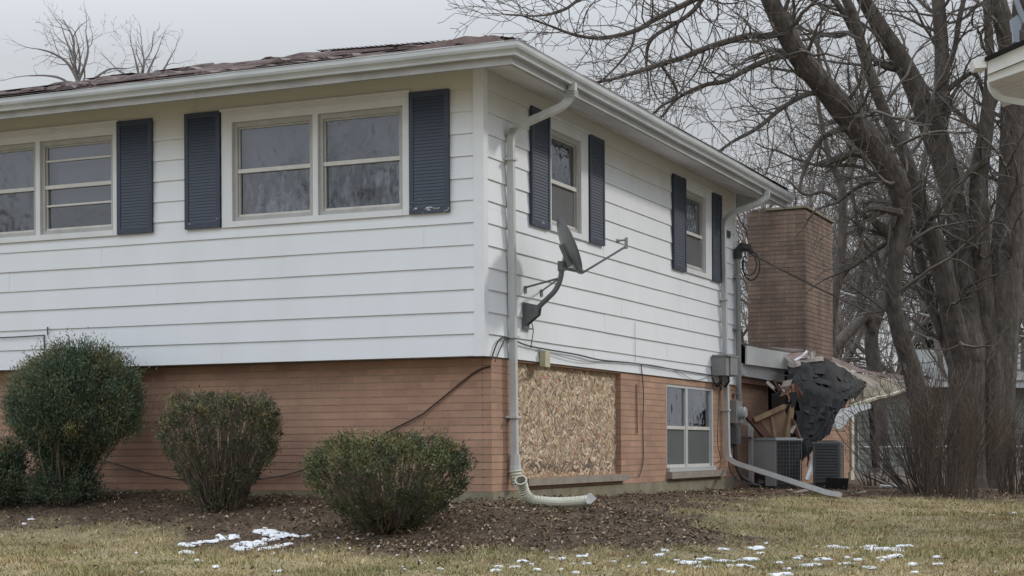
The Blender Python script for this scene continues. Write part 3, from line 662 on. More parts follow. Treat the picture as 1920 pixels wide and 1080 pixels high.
mb = MB(); mb.tube(pth([(.595, 7.62, 2.54), (.595, 7.62, 2.44), (.50, 7.56, 2.36), (.16, 7.42, 2.23), (.066, 7.38, 2.12), (.066, 7.42, .9), (.066, 7.52, -.86), (.075, 7.53, -.99), (.22, 7.42, -1.06), (1.78, 6.02, -1.41), (1.93, 5.88, -1.42)]), .047, 4, flat=.72, up=(0, 1, 0))
d2 = obj('downspout', mb, PIPE, house)
for z, yy in ((1.1, 7.41), (-.35, 7.49)): obj('strap', MB().box((.0, yy-.055, z-.012), (.112, yy+.055, z+.010)), PIPE, d2)

# ------------------------------------------------------------ THE WING AND ITS COLLAPSED ROOF
WX = -.10
brickwork('brick_wall', lambda s, o, z: (WX+o, s, z), 8.14, 15.8, ZF-5*CH, .30, [(10.2, 12.7, -.62, .31)])
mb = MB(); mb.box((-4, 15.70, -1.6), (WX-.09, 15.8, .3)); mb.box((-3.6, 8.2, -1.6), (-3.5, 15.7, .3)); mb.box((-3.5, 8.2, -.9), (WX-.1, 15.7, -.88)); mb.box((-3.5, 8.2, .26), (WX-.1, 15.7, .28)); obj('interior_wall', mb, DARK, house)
mb = MB(); mb.box((WX-.02, 15.8, -1.62), (WX+.03, 15.88, .25)); obj('corner_board', mb, TRIM, house)
CREAMP = mat('cream_trim', (.50, .46, .34), .6, .15, 5)
mb = MB(); mb.box((WX+.002, 15.55, -1.64), (WX+.04, 15.78, -1.28)); mb.box((WX+.003, 15.66, -1.28), (WX+.035, 15.79, .1)); obj('corner_trim', mb, CREAMP, house)
# white boxed eave still hanging beside the main house
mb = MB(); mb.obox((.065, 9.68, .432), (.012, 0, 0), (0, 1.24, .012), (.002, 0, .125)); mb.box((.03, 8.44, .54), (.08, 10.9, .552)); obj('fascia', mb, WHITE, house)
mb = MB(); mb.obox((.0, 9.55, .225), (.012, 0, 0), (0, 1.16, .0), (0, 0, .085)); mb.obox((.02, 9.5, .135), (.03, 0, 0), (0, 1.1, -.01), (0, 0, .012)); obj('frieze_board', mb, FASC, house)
mb = MB(); mb.obox((-.04, 9.5, .09), (.05, 0, 0), (0, 1.25, 0), (0, 0, .05)); obj('eave_shadow_fill', mb, WOODR, house)  # dark strip added as the shadow gap below the frieze
# low roof deck round the chimney
mb = MB(); mb.col = (.9, .85, .85)
mb.slab([(.07, 8.15, .555), (.07, 10.9, .565), (.0, 12.0, .66), (-.1, 13.9, .70), (-.2, 15.9, .35), (-4.6, 15.9, .75), (-4.6, 8.15, .95)], (0, 0, .03)); wr = obj('roof', mb, SHING, house)
# chimney
cx0, cx1, cy0, cy1, cz0, cz1 = -.912, .022, 12.0, 13.86, ZF+23*CH, 2.90
mb = MB(); z = cz0
rr = random.Random(9)
while z < cz1-.01:
    zt = min(z+CH, cz1); j = rr.uniform(-.002, .002); mb.box((cx0+j, cy0+j, z), (cx1+j, cy1+j, zt-.008)); z += CH
ch = obj('chimney', mb, CBRK, house)
mb = MB(); mb.box((cx0+.008, cy0+.008, cz0), (cx1-.008, cy1-.008, cz1-.004)); obj('mortar', mb, mat('chimney_mortar', (.17, .13, .105), .95, .3, 4), ch)
mb = MB(); mb.slab([(cx0+.3, cy0-.03, cz1+.002), (cx1+.03, cy0-.03, cz1+.008), (cx1+.035, cy1+.03, cz1-.004), (cx0+.5, cy1+.03, cz1)], (0, 0, .035)); obj('cap_slab', mb, CONC, ch)
mb = MB(); rr = random.Random(19)
for i in range(7): 
    c_ = np.array((rr.uniform(cx0, cx1-.1), rr.uniform(cy0, cy0+.4), cz1+.02)); mb.obox(c_, (.06, .02, .01), (-.02, .04, 0), (0, 0, .025))
obj('loose_brick', mb, CBRK, ch)
# collapsed shingle sheet, hanging to the air conditioner
def sheet(rows, nu=26, nv=22, lump=.02, seed=0, thick=.012):
    G = np.array([[at(*p) for p in r] for r in rows]); nr, nc = G.shape[:2]; 
    rows_i = np.linspace(0, nr-1, nv+1); cols_i = np.linspace(0, nc-1, nu+1); out = np.zeros((nv+1, nu+1, 3))
    for a_, ri in enumerate(rows_i):
        i0 = min(int(ri), nr-2); t_ = ri-i0; t_ = t_*t_*(3-2*t_)*.5+t_*.5
        for b_, cj in enumerate(cols_i):
            j0 = min(int(cj), nc-2); s_ = cj-j0
            out[a_, b_] = (G[i0, j0]*(1-s_)+G[i0, j0+1]*s_)*(1-t_)+(G[i0+1, j0]*(1-s_)+G[i0+1, j0+1]*s_)*t_
    A_, B_ = np.meshgrid(rows_i, cols_i, indexing='ij'); dn = (vnoise(A_, B_, 2.3, seed)-.5)*lump*2+(vnoise(A_, B_, 6, seed+1)-.5)*lump
    out += dn[..., None]*(-F_*1.0+np.array([0, 0, .6]))
    return out
def sheet_obj(name, S, m, parent, thick=.012, jag=0, col=(1, 1, 1.001), seed=1):
    nv, nu = S.shape[0]-1, S.shape[1]-1; rr = random.Random(seed); mb = MB(); mb.col = col
    top = S.reshape(-1, 3); bot = top + (F_*thick-np.array([0, 0, thick*.6])); k = (nu+1)
    mb.add(list(top)+list(bot), [(i*k+j, i*k+j+1, (i+1)*k+j+1, (i+1)*k+j) for i in range(nv) for j in range(nu)]
      + [((nv+1)*k+i*k+j, (nv+1)*k+(i+1)*k+j, (nv+1)*k+(i+1)*k+j+1, (nv+1)*k+i*k+j+1) for i in range(nv) for j in range(nu)]
      + [(j, (nv+1)*k+j, (nv+1)*k+j+1, j+1) for j in range(nu)] + [(nv*k+j, nv*k+j+1, (nv+1)*k+nv*k+j+1, (nv+1)*k+nv*k+j) for j in range(nu)]
      + [(i*k, (i+1)*k, (nv+1)*k+(i+1)*k, (nv+1)*k+i*k) for i in range(nv)] + [(i*k+nu, (nv+1)*k+i*k+nu, (nv+1)*k+(i+1)*k+nu, (i+1)*k+nu) for i in range(nv)])
    return obj(name, mb, m, parent)
S = sheet([[(1476,690,24.2),(1500,674,24.9),(1535,668,25.4),(1575,684,25.6),(1600,704,25.7),(1622,720,25.8)],
           [(1480,704,23.9),(1502,700,24.3),(1532,703,24.8),(1565,711,24.9),(1590,722,25.1),(1616,731,25.2)],
           [(1491,735,23.5),(1508,735,23.7),(1532,738,24.0),(1555,744,24.2),(1575,746,24.4),(1594,746,24.5)],
           [(1498,775,23.3),(1510,775,23.4),(1530,777,23.6),(1546,777,23.8),(1562,775,23.9),(1577,769,24.0)],
           [(1483,815,23.1),(1496,817,23.1),(1512,818,23.2),(1526,818,23.3),(1538,818,23.4),(1548,816,23.5)],
           [(1503,864,22.9),(1507,861,22.9),(1512,857,22.9),(1517,852,23.0),(1523,847,23.1),(1530,840,23.2)]], 44, 44, .045, 3)
rj = random.Random(6)
for i in range(S.shape[0]): S[i, -1] += R_*rj.gauss(0, .03)+U_*rj.gauss(0, .02); S[i, -2] += R_*rj.gauss(0, .01)
for i in range(14, S.shape[0]): S[i, 0] += R_*rj.gauss(0, .018)
for j in range(S.shape[1]): S[-1, j] += U_*rj.gauss(0, .03)
cr_ = sheet_obj('collapsed_roof', S, SHINK, house); cr_.data.polygons.foreach_set('use_smooth', [True]*len(cr_.data.polygons)); cr_['label'] = 'black shingled roof section torn loose and hanging down over the air conditioners'
mb = MB(); rr = random.Random(31)
for i in range(46):
    a_, b_ = rr.randint(1, S.shape[0]-5), rr.randint(1, S.shape[1]-7); p = S[a_, b_]; q = S[a_, b_+5]; r_ = S[a_+3, b_]; nrm = np.cross(q-p, r_-p); nrm /= np.linalg.norm(nrm)
    if np.dot(nrm, F_) > 0: nrm = -nrm
    c_ = rr.uniform(.75, 1.35); mb.col = (c_, c_, c_*1.03); lf = rr.uniform(.005, .010)
    u_ = (q-p); v_ = (r_-p); P = [p+nrm*.003, p+u_+nrm*.003, p+u_+v_+nrm*lf, p+v_+nrm*lf*rr.uniform(.5, 1.3)]
    mb.slab(P, -nrm*.005)
obj('shingles', mb, SHINK, cr_)
for (u0, v0, u1, v1, d_, w_) in ((1484,700,1474,752,23.6,.10),(1490,735,1483,790,23.3,.12),(1496,770,1500,826,23.1,.10),(1540,808,1531,856,23.1,.07),(1520,838,1512,876,22.9,.06),(1556,792,1549,820,23.5,.08)):
    strip_p = [at(u0+(u1-u0)*k/5+random.Random(u0+k).gauss(0, 1.5), v0+(v1-v0)*k/5, d_-.03*k) for k in range(6)]; mb = MB(); mb.col = (1.1, 1.1, 1.15); rs = random.Random(u1)
    for k in range(5): a_, b_ = strip_p[k], strip_p[k+1]; wa, wb = w_*(1-k/6)*rs.uniform(.7, 1.2), w_*(1-(k+1)/6)*rs.uniform(.7, 1.2); mb.add([a_-R_*wa/2, a_+R_*wa/2, b_+R_*wb/2, b_-R_*wb/2, a_-R_*wa/2+F_*.006, a_+R_*wa/2+F_*.006, b_+R_*wb/2+F_*.006, b_-R_*wb/2+F_*.006], [(0, 1, 2, 3), (7, 6, 5, 4), (0, 3, 7, 4), (1, 5, 6, 2)])
    obj('torn_strip', mb, SHINK, cr_)
# pale torn edges, crumpled flashing, mossy eave and bent soffit
PALE = mat('weathered_underlayment', (.42, .37, .33), .85, .25, 6)
MOSS = mat('mossy_roof_edge', (.17, .16, .10), .95, 0, 9, col2=(.30, .26, .21))
def strip(name, pts, w_, m, parent, t=.012, seed=0):
    "irregular flat strip through sight points, with width in metres"
    rr = random.Random(seed); P = [at(*p) for p in pts]; mb = MB(); n_ = len(P); vs = []
    for i, p in enumerate(P):
        ww = w_*rr.uniform(.6, 1.3); d_ = np.array([0, 0, 1.])*ww*.8+F_*ww*.6; vs += [p-d_/2, p+d_/2, p-d_/2-F_*t, p+d_/2-F_*t]
    fs = []
    for i in range(n_-1): b0 = i*4; b1 = b0+4; fs += [(b0, b1, b1+1, b0+1), (b0+3, b1+3, b1+2, b0+2), (b0+2, b1+2, b1, b0), (b0+1, b1+1, b1+3, b0+3)]
    fs += [(0, 1, 3, 2), (n_*4-4, n_*4-2, n_*4-1, n_*4-3)]
    mb.add(vs, fs); return obj(name, mb, m, parent)
strip('torn_underlayment', [(1478,684,24.3),(1500,676,24.8),(1540,672,25.3),(1556,678,25.6),(1580,690,25.9),(1600,700,26),(1620,710,26),(1634,720,26),(1650,730,25.9)], .085, PALE, cr_, seed=1)
strip('torn_underlayment', [(1560,674,26.5),(1590,686,26.6),(1618,696,26.7),(1650,702,26.7),(1680,706,26.6),(1705,712,26.6)], .10, mat('curled_shingle_edge', (.27, .21, .19), .9, .3, 8), cr_, seed=2)
S2 = sheet([[(1600,700,26.6),(1640,706,26.7),(1675,712,26.8),(1706,716,26.8)], [(1625,722,26.0),(1655,726,26.1),(1685,728,26.2),(1708,726,26.2)], [(1606,748,25.2),(1640,743,25.4),(1672,738,25.6),(1704,732,25.8)], [(1585,768,24.8),(1618,758,25.0),(1660,745,25.3),(1700,731,25.6)]], 16, 14, .05, 8)
sheet_obj('mossy_roof', S2, MOSS, cr_)
mb = MB(); mb.tube([at(1592,764,24.5), at(1603,760,24.6), at(1622,754,24.9), at(1645,746,25.1), at(1668,742,25.3), at(1700,730,25.6)], [.03, .035, .035, .033, .03, .03], 6); obj('bent_gutter', mb, mat('cream_bent_gutter', (.52, .50, .38), .6, .2, 6), cr_)
S3 = sheet([[(1576,767,23.9),(1592,763,24.0),(1608,759,24.1),(1622,757,24.2),(1632,757,24.3)], [(1567,781,23.85),(1584,779,23.9),(1600,773,24.0),(1618,767,24.1),(1634,765,24.2)], [(1557,799,23.8),(1573,806,23.8),(1584,797,23.85),(1592,783,23.9),(1612,772,24.0)]], 20, 10, .012, 5)
sheet_obj('bent_soffit', S3, WHITE, cr_, thick=.008)
for k_, (rows, m_) in enumerate([
    ([[(1484,676,24.4),(1502,667,24.4),(1512,656,24.5)], [(1480,680,24.3),(1499,673,24.3),(1515,660,24.4)]], WHITE),
    ([[(1512,657,24.5),(1516,664,24.5),(1513,675,24.5)], [(1517,658,24.4),(1521,668,24.4),(1523,678,24.4)]], WHITE),
    ([[(1518,666,24.6),(1524,658,24.6),(1528,662,24.6)], [(1516,677,24.5),(1524,672,24.5),(1527,677,24.5)]], PALE),
    ([[(1479,670,24.2),(1492,678,24.2),(1500,676,24.2)], [(1478,688,24.2),(1490,688,24.2),(1502,684,24.1)]], PALE),
    ([[(1476,663,24.6),(1496,661,24.9),(1530,657,25.2)], [(1480,676,24.5),(1505,672,24.8),(1530,668,25.1)]], mat('rusty_pink_flashing', (.22, .16, .145), .8, .2, 5)),
    ([[(1400,645,24.6),(1425,650,24.7),(1441,655,24.8)], [(1398,651,24.4),(1425,655,24.5),(1445,659,24.6)]], PALE)]):
    sheet_obj('crumpled_flashing', sheet(rows, 8, 5, .012, k_+20), m_, cr_, thick=.006)
# broken framing, each stick a thing of its own
def stick(a_, b_, w_, t_, m, label, name='broken_board', cat='broken board'):
    p, q = at(*a_), at(*b_); mb = MB(); d = q-p; n_ = 6; rr = random.Random(int(a_[0]+a_[1])); mb.bar(p, q, w_, t_, up=U_+F_*.3)
    dn = d/np.linalg.norm(d); sd = np.cross(dn, F_); sd /= np.linalg.norm(sd)
    for k in range(3):                      # splintered end
        c_ = q+sd*w_*(k-1)*.3; L = rr.uniform(.03, .09); mb.add([c_-sd*w_*.14-F_*t_*.45, c_+sd*w_*.14-F_*t_*.45, c_+dn*L, c_-sd*w_*.14+F_*t_*.45, c_+sd*w_*.14+F_*t_*.45], [(0, 1, 2), (4, 3, 2), (1, 4, 2), (3, 0, 2)])
    base = (p+q)/2; o = obj(name, mb, m, base=tuple(base)); tag(o, label, cat, 'broken framing under the collapsed roof'); return o
stick((1384,758,23.0), (1452,836,23.0), .10, .05, WOODR, 'thick rotten red brown beam slanting down from the meter to the air conditioner')
stick((1414,788,22.95), (1471,762,23.1), .07, .04, WOOD, 'pale top rail of the broken wooden frame above the air conditioner')
stick((1474,832,22.9), (1484,768,23.1), .075, .04, WOOD, 'upright split stud right of the broken wooden frame')
stick((1455,828,22.95), (1447,782,23.05), .04, .03, WOOD, 'thin centre stud of the broken wooden frame')
stick((1484,812,22.9), (1489,801,22.9), .04, .03, PALE, 'short pale stub beside the lower black shingles')
stick((1437,716,23.6), (1450,728,23.6), .05, .03, PALE, 'small pale board end sticking out just under the white eave')
stick((1450,712,23.7), (1466,744,23.7), .045, .03, WOODR, 'dark thin lath hanging steeply under the eave')
stick((1493,742,23.4), (1487,722,23.4), .05, .04, WOODR, 'short dark upright lath at the left edge of the black shingles')
stick((1502,830,22.8), (1487,790,23.0), .05, .03, WOODR, 'dark lath leaning behind the lower tip of the shingles')
def chunk(u, v, d, r, m, label, seed, name='debris_piece', cat='debris', sq=1.):
    "a knot of splinters and torn slabs"
    rr = random.Random(seed); c_ = at(u, v, d); mb = MB()
    for k in range(9):
        a_ = rr.gauss(0, .9); dd = R_*math.sin(a_)+U_*math.cos(a_)+F_*rr.gauss(0, .4); dd /= np.linalg.norm(dd); L = r*rr.uniform(.7, 1.7); p = c_+(R_*rr.gauss(0, .35)+U_*rr.gauss(0, .35))*r; w_ = r*rr.uniform(.15, .5)
        sd = np.cross(dd, F_+R_*rr.gauss(0, .5)); sd /= np.linalg.norm(sd); mb.slab([p-dd*L-sd*w_*.5, p-dd*L*.8+sd*w_*.4, p+dd*L*.6+sd*w_*.5, p+dd*L, p+dd*L*.7-sd*w_*.4], F_*.012)
    return tag(obj(name, mb, m, base=tuple(c_)), label, cat, 'debris in the broken eave')
PINK = mat('splintered_pinkish_wood', (.36, .19, .13), .9, .3, 9); 
tag(obj('debris_piece', MB().obox(at(1475, 719, 23.3), (.055, .02, .01), (-.02, .05, 0), (.015, 0, .045)), PALE, base=tuple(at(1475, 719, 23.3))), 'pale square block wedged in the broken eave', 'debris', 'debris in the broken eave')
chunk(1468, 731, 23.3, .055, PALE, 'greyish crumbled lump below the pale square block', 2)
chunk(1484, 728, 23.35, .075, PINK, 'upper orange brown wood splinter mass beside the black shingles', 3)
chunk(1479, 741, 23.3, .06, PINK, 'small light brown splinter lump at the mouth of the broken eave', 4)
chunk(1492, 736, 23.4, .07, mat('burnt_orange_wood', (.22, .10, .07), .9, .3, 9), 'dark reddish splinter mass against the edge of the black shingles', 5)
mb = MB(); mb.slab([at(1424,785,23.05), at(1448,776,23.1), at(1471,766,23.15), at(1476,780,23.15), at(1470,832,23.05), at(1455,834,23.0)], F_*.02); o = obj('broken_plywood', mb, WOOD, base=tuple(at(1455,800,23)))
tag(o, 'triangular brown plywood panel inside the broken wooden frame', 'plywood')
mb = MB(); mb.slab([at(1446,738,23.6), at(1474,730,23.7), at(1500,745,23.7), at(1502,780,23.6), at(1492,830,23.4), at(1474,832,23.3), at(1476,770,23.4), at(1448,768,23.5)], F_*.02); tag(obj('dark_gap_sheet', mb, DARK, base=tuple(at(1475,780,23.5))), 'near-black sheet standing in for the dark interior behind the broken studs', 'dark backing')  # near-black sheet put in for the darkness inside the broken wall
mb = MB(); mb.slab([at(1388,765,22.9), at(1399,790,22.9), at(1405,800,22.9), at(1392,796,22.9), at(1388,785,22.9)], F_*.05); tag(obj('metal_scrap', mb, GREYC, base=tuple(at(1396,785,22.9))), 'crumpled grey metal scrap beside the electric meter', 'metal scrap')
mb = MB(); mb.tube([at(1517,850,22.9), at(1524,858,22.8), at(1520,880,22.7), at(1512,900,22.6)], [.012, .02, .035, .03], 5, flat=.4); tag(obj('bent_trim', mb, WHITE, base=tuple(at(1517,880,22.7))), 'twisted white metal trim standing between the two air conditioners', 'metal trim')

for i, (u, v, L, an, m_) in enumerate([(1392,929,.34,.2,WOOD),(1412,926,.22,-.5,WOODR),(1440,930,.40,.1,WOOD),(1500,926,.25,.6,PALE),(1536,930,.30,-.2,WOOD),(1592,934,.28,.3,WOODR),(1610,928,.18,-.7,PALE),(1462,927,.16,.9,WOODR)]):
    P, d_ = ghit(u, v); P[2] += .015; dd = R0*math.cos(an)+F_*math.sin(an); mb = MB(); mb.bar(P-dd*L/2, P+dd*L/2+np.array([0, 0, .03]), .022, .05, up=(0, 0, 1)); tag(obj('wood_scrap', mb, m_, base=tuple(P)), 'small splintered wood scrap on the ground in front of the air conditioners', 'wood scrap', 'wood scraps below the collapsed roof')
# far corner downspout of the wing
mb = MB(); mb.tube(pth([at(1606,786,25.9), at(1607,840,25.9), at(1608,876,25.9), at(1618,888,25.6), at(1668,909,25.0), at(1692,914,24.8)]), .036, 4, flat=.8); obj('downspout', mb, mat('cream_downspout', (.50, .50, .44), .5, .1, 4), house)
mb = MB(); mb.tube([at(1650,912,24.3), at(1680,914,24.2), at(1696,913,24.2)], .03, 6); o = obj('loose_pipe', mb, PIPE, base=tuple(at(1680,914,24.2))); tag(o, 'short pale pipe on the ground beyond the wing corner', 'pipe')

# ------------------------------------------------------------ AIR CONDITIONERS
def ac(u, vb, d, wl, wr, al, ar, h, two):
    C0, _ = at(u, vb, d), 0; C0 = np.array([C0[0], C0[1], float(ground_z(C0[0], C0[1]))+.05])
    dl = -R0*math.cos(al)+F_*math.sin(al); dr = R0*math.cos(ar)+F_*math.sin(ar); z = np.array([0, 0, 1.])
    t = thing('air_conditioner', C0, 'grey panelled outdoor air conditioner with black grille beneath the hanging roof' if two else 'second dark slatted outdoor air conditioner by the brick corner, tilted and open at its base', 'air conditioner', 'air conditioners beside the house')
    B_ = C0+dl*wl+dr*wr
    cen = (C0+B_)/2
    mb = MB(); mb.slab([C0+(-dl-dr)*.03, C0+dr*(wr+.03)-dl*.03, B_+(dl+dr)*.03, C0+dl*(wl+.03)-dr*.03], -z*.09); obj('base_pad', mb, DARK, t)
    mb = MB(); i_ = .012
    mb.slab([C0+(dl+dr)*i_, C0+dr*(wr-i_)+dl*i_, B_-(dl+dr)*i_, C0+dl*(wl-i_)+dr*i_], z*h*.98); obj('coil', mb, ACK, t)
    if two:
        mb = MB(); n1 = np.cross(dl, z); n1 = n1 if np.dot(n1, F_) < 0 else -n1
        mb.slab([C0+z*.0+n1*.004, C0+dl*wl*.45+n1*.004, C0+dl*wl*.45+z*h*.28+n1*.004, C0+dl*wl*.98+z*h*.28+n1*.004, C0+dl*wl*.98+z*h*.97+n1*.004, C0+z*h*.97+n1*.004], -n1*.012)
        obj('service_panel', mb, ACG, t)
        mb = MB(); n2 = np.cross(dr, z); n2 = n2 if np.dot(n2, F_) < 0 else -n2
        for k in range(9): p = C0+dr*wr*(.02+.96*k/8)+n2*.01; mb.bar(p+z*.03, p+z*h*.96, .006 if k % 4 else .014, .006, up=dr)
        for k in range(12): p = C0+z*h*(.05+.9*k/11)+n2*.012; mb.bar(p+dr*.01, p+dr*(wr-.01), .006, .005)
        obj('grille', mb, mat('ac_grille_wire', (.075, .08, .085), .5, .1, 5), t)
    else:
        mb = MB()
        for (dd, ww) in ((dl, wl), (dr, wr)):
            n1 = np.cross(dd, z); n1 = n1 if np.dot(n1, F_) < 0 else -n1
            for k in range(26): p = C0+z*h*(.10+.86*k/25)+n1*.008; mb.obox(p+dd*ww*.5, dd*ww*.49, n1*.007+z*.004, z*.004-n1*.002)
            mb.bar(C0+n1*.01+z*.02, C0+n1*.01+z*h*.97, .03, .012, up=dd); mb.bar(C0+dd*ww*.98+n1*.01+z*.02, C0+dd*ww*.98+n1*.01+z*h*.97, .03, .012, up=dd)
        obj('louvre', mb, mat('ac_dark_grey_louvre', (.07, .073, .078), .45, .15, 5), t)
    mb = MB(); e_ = .018
    mb.slab([C0-(dl+dr)*e_+z*h*.98, C0+dr*(wr+e_)-dl*e_+z*h*.98, B_+(dl+dr)*e_+z*h*.98, C0+dl*(wl+e_)-dr*e_+z*h*.98], z*.025)
    mb.slab([C0+(dl+dr)*.04+z*(h*.98+.026), C0+dr*(wr-.04)+dl*.04+z*(h*.98+.026), B_-(dl+dr)*.04+z*(h*.98+.026), C0+dl*(wl-.04)+dr*.04+z*(h*.98+.026)], z*.012)
    tp = obj('top_cover', mb, ACG if two else mat('ac_top_grey', (.14, .145, .15), .5, .1, 4), t)
    mb = MB(); 
    for r in (.06, .10, .14): mb.tube([cen+z*(h+.03)+np.array([math.cos(a_), math.sin(a_), 0])*r*min(1, wl/.3) for a_ in np.linspace(0, 2*math.pi, 17)], .003, 4, caps=False)
    obj('fan_guard', mb, ACK, tp)
    return t
ac(1455, 917, 22.3, .46, .46, math.radians(57), math.radians(33), .625, True)
a2 = ac(1573, 918, 22.6, .34, .34, math.radians(20), math.radians(70), .60, False)
mb = MB(); p = at(1548, 905, 22.35); mb.bar(p, p+R0*.30+U0*(-.02), .17, .012, up=U0*.8-F_*.4); obj('loose_panel', mb, ACK, a2)

# ------------------------------------------------------------ SATELLITE DISH
T_ = np.array([.40, .919, .895])
dish = thing('satellite_dish', (0, .95, .35), 'dark grey satellite dish on a bent wall arm, pointing right past the corner downspout', 'satellite dish')
mb = MB()
mb.tube(pth([(.03, .93, .40), (.34, .925, .66), (.395, .92, .78), tuple(T_)], 7), .026, 10); obj('mast', mb, DISHM, dish, smooth=False)
mb = MB()
mb.box((.018, .86, .315), (.026, 1.01, .555)); mb.box((.02, .84, .30), (.05, 1.03, .312))
for y_ in (.895, .965): mb.slab([(.026, y_, .55), (.026, y_, .33), (.16, y_, .43), (.17, y_, .50), (.13, y_, .53)], (0, .006, 0))
mb.tube([(.10, .885, .47), (.10, .98, .47)], .012, 6); obj('wall_bracket', mb, DISHM, dish)
for a_, b_ in (((.37, .915, .77), (.02, .93, .70)), ((.37, .925, .77), (.02, 1.33, .70))):
    mb = MB(); mb.tube([a_, b_], .010, 6); mb.obox((.022, b_[1], b_[2]-.02), (.004, 0, 0), (0, .022, 0), (0, 0, .035)); obj('strut', mb, DISHM, dish)
nD = .92*R0+.39*U0+.10*F_; nD /= np.linalg.norm(nD); m1 = -.39*R0+.92*U0; m1 -= nD*np.dot(m1, nD); m1 /= np.linalg.norm(m1); m2 = np.cross(nD, m1)
cD = at(1068, 461, 15.72)
mb = MB(); vs = []; nr, na = 8, 40
for side in (0, 1):
    for i in range(nr+1):
        r = i/nr
        for k in range(na):
            th = 2*math.pi*k/na; p = cD+m1*.285*r*math.cos(th)+m2*.36*r*math.sin(th)+nD*(.055*r*r-.055-.004*side)
            vs.append(p)
B0 = (nr+1)*na; fs = []
for i in range(nr):
    for k in range(na):
        k2 = (k+1) % na; fs += [(i*na+k, i*na+k2, (i+1)*na+k2, (i+1)*na+k), (B0+i*na+k, B0+(i+1)*na+k, B0+(i+1)*na+k2, B0+i*na+k2)]
fs += [(nr*na+k, nr*na+(k+1) % na, B0+nr*na+(k+1) % na, B0+nr*na+k) for k in range(na)]
mb.add(vs, fs); obj('reflector', mb, DISHM, dish, smooth=True)
mb = MB(); mid = cD-nD*.075-m1*.06
mb.obox(T_+np.array([0, 0, -.01]), R0*.038, F_*.035, U0*.045); mb.bar(T_+R0*.03, mid-m1*.03, .075, .05, up=U0); mb.bar(mid+m1*.10, mid-m1*.12, .05, .04, up=F_); mb.bar(T_-U0*.03+R0*.02, at(1091, 510, 15.7), .03, .03)
mb.tube([T_+R0*.06-F_*.045, T_+R0*.06+F_*.045], .016, 6); obj('back_bracket', mb, DISHM, dish)
mb = MB(); a_, b_ = at(1090, 513, 15.68), at(1174, 462, 15.60); mb.tube([a_, b_], .0125, 4, up=U0); fa = obj('feed_arm', mb, DISHM, dish)
mb = MB(); c_ = at(1174, 456, 15.6); mb.obox(c_, R0*.014+U0*.002, F_*.02, U0*.052); mb.tube([at(1172, 450, 15.6), at(1160, 451, 15.6)], .010, 8); mb.tube([at(1161, 451, 15.6), at(1155, 452, 15.6)], [.016, .022], 10); obj('receiver', mb, GREYC, fa)

# ------------------------------------------------------------ CABLES AND UTILITIES
def cable(name, pts, r, label, m=CABLE, n=5):
    P = [np.array(p, float) for p in pts]; Q = []
    for i in range(len(P)-1):
        a_ = P[max(i-1, 0)]; b_ = P[i]; c_ = P[i+1]; d_ = P[min(i+2, len(P)-1)]
        for k in range(6): t_ = k/6; Q.append(.5*((2*b_)+(-a_+c_)*t_+(2*a_-5*b_+4*c_-d_)*t_*t_+(-a_+3*b_-3*c_+d_)*t_**3))
    Q.append(P[-1]); base = tuple(P[0]); mb = MB(); mb.tube(Q, r, n); return tag(obj(name, mb, m, base=base), label, 'cable')
cable('cable', [(.035, 1.0, .42), (.06, 1.02, .30), (.05, 1.0, .17), (.035, 1.02, .125)], .005, 'thin black cable looping down from the foot of the satellite dish')
cable('cable', [(.035, .10, -.03), (.034, .25, .14), (.036, .47, .19), (.033, 1.0, .14), (.034, 2.2, .12), (.04, 2.9, .095), (.03, 4.0, .11), (.035, 5.2, .10), (.03, 6.5, .09), (.03, 7.05, .085)], .008, 'thick black cable run along the bottom of the side siding')
cable('cable', [(.034, .18, -.05), (.034, .30, .08), (.035, .42, .185)], .006, 'short black cable rising beside the corner from the brick top')
cable('cable', [(.03, 1.2, .12), (.04, 2.2, .06), (.034, 2.9, .08), (.034, 3.6, .10), (.034, 4.6, .115), (.034, 5.5, .085), (.036, 6.2, -.0), (.034, 6.9, .08)], .004, 'thin slack grey cable sagging below the thick side cable', GREYC)
cable('cable', [(.03, 4.22, .10), (.034, 4.28, -.2), (.012, 4.32, -.6), (.012, 4.32, -1.0), (.03, 4.12, -1.18)], .006, 'black cable hanging down the brick between the two lower side windows')
mb = MB(); mb.tube([(.012, 4.12, -.12), (.012, 4.13, -.68)], .009, 5); tag(obj('conduit_pipe', mb, mat('painted_brown_conduit', (.22, .13, .09), .7, .2, 6), base=(.012, 4.12, -.68)), 'short thin painted conduit on the brick left of the hanging cable', 'conduit')
cable('cable', [(.012, 7.35, -.1), (.03, 7.22, -.5), (.03, 7.20, -.8), (.02, 7.35, -1.0), (.03, 7.2, -1.03)], .006, 'black cable curling down the brick right of the lower double window')
cable('cable', [(.02, 7.0, .06), (.05, 7.1, -.06), (.05, 7.2, .0), (.05, 7.3, -.1), (.045, 7.35, .02), (.05, 7.2, .08)], .009, 'tangle of black cable under the grey utility box')
cable('cable', [(-.0, .165, -.09), (-.18, .17, -.15), (-.62, .165, -.46), (-.75, .165, -.54), (-1.24, .165, -.76), (-1.7, .165, -1.0)], .008, 'dark cable slanting across the front brick from the corner', mat('dark_red_cable', (.05, .03, .028), .6))
cable('cable', [(-1.95, .165, -1.03), (-2.3, .165, -1.11), (-2.8, .165, -1.16)], .006, 'short length of dark cable between the middle and right bushes')
cable('cable', [(-2.9, .165, -1.16), (-3.45, .165, -1.14), (-3.9, .165, -1.06), (-4.55, .165, -.90)], .006, 'dark cable sagging on the brick between the left and middle bushes')
cable('cable', [(-7.2, -.03, .36), (-6.2, -.026, .345), (-5.55, -.026, .338), (-4.96, -.026, .345)], .006, 'black cable along a siding joint at the left end')
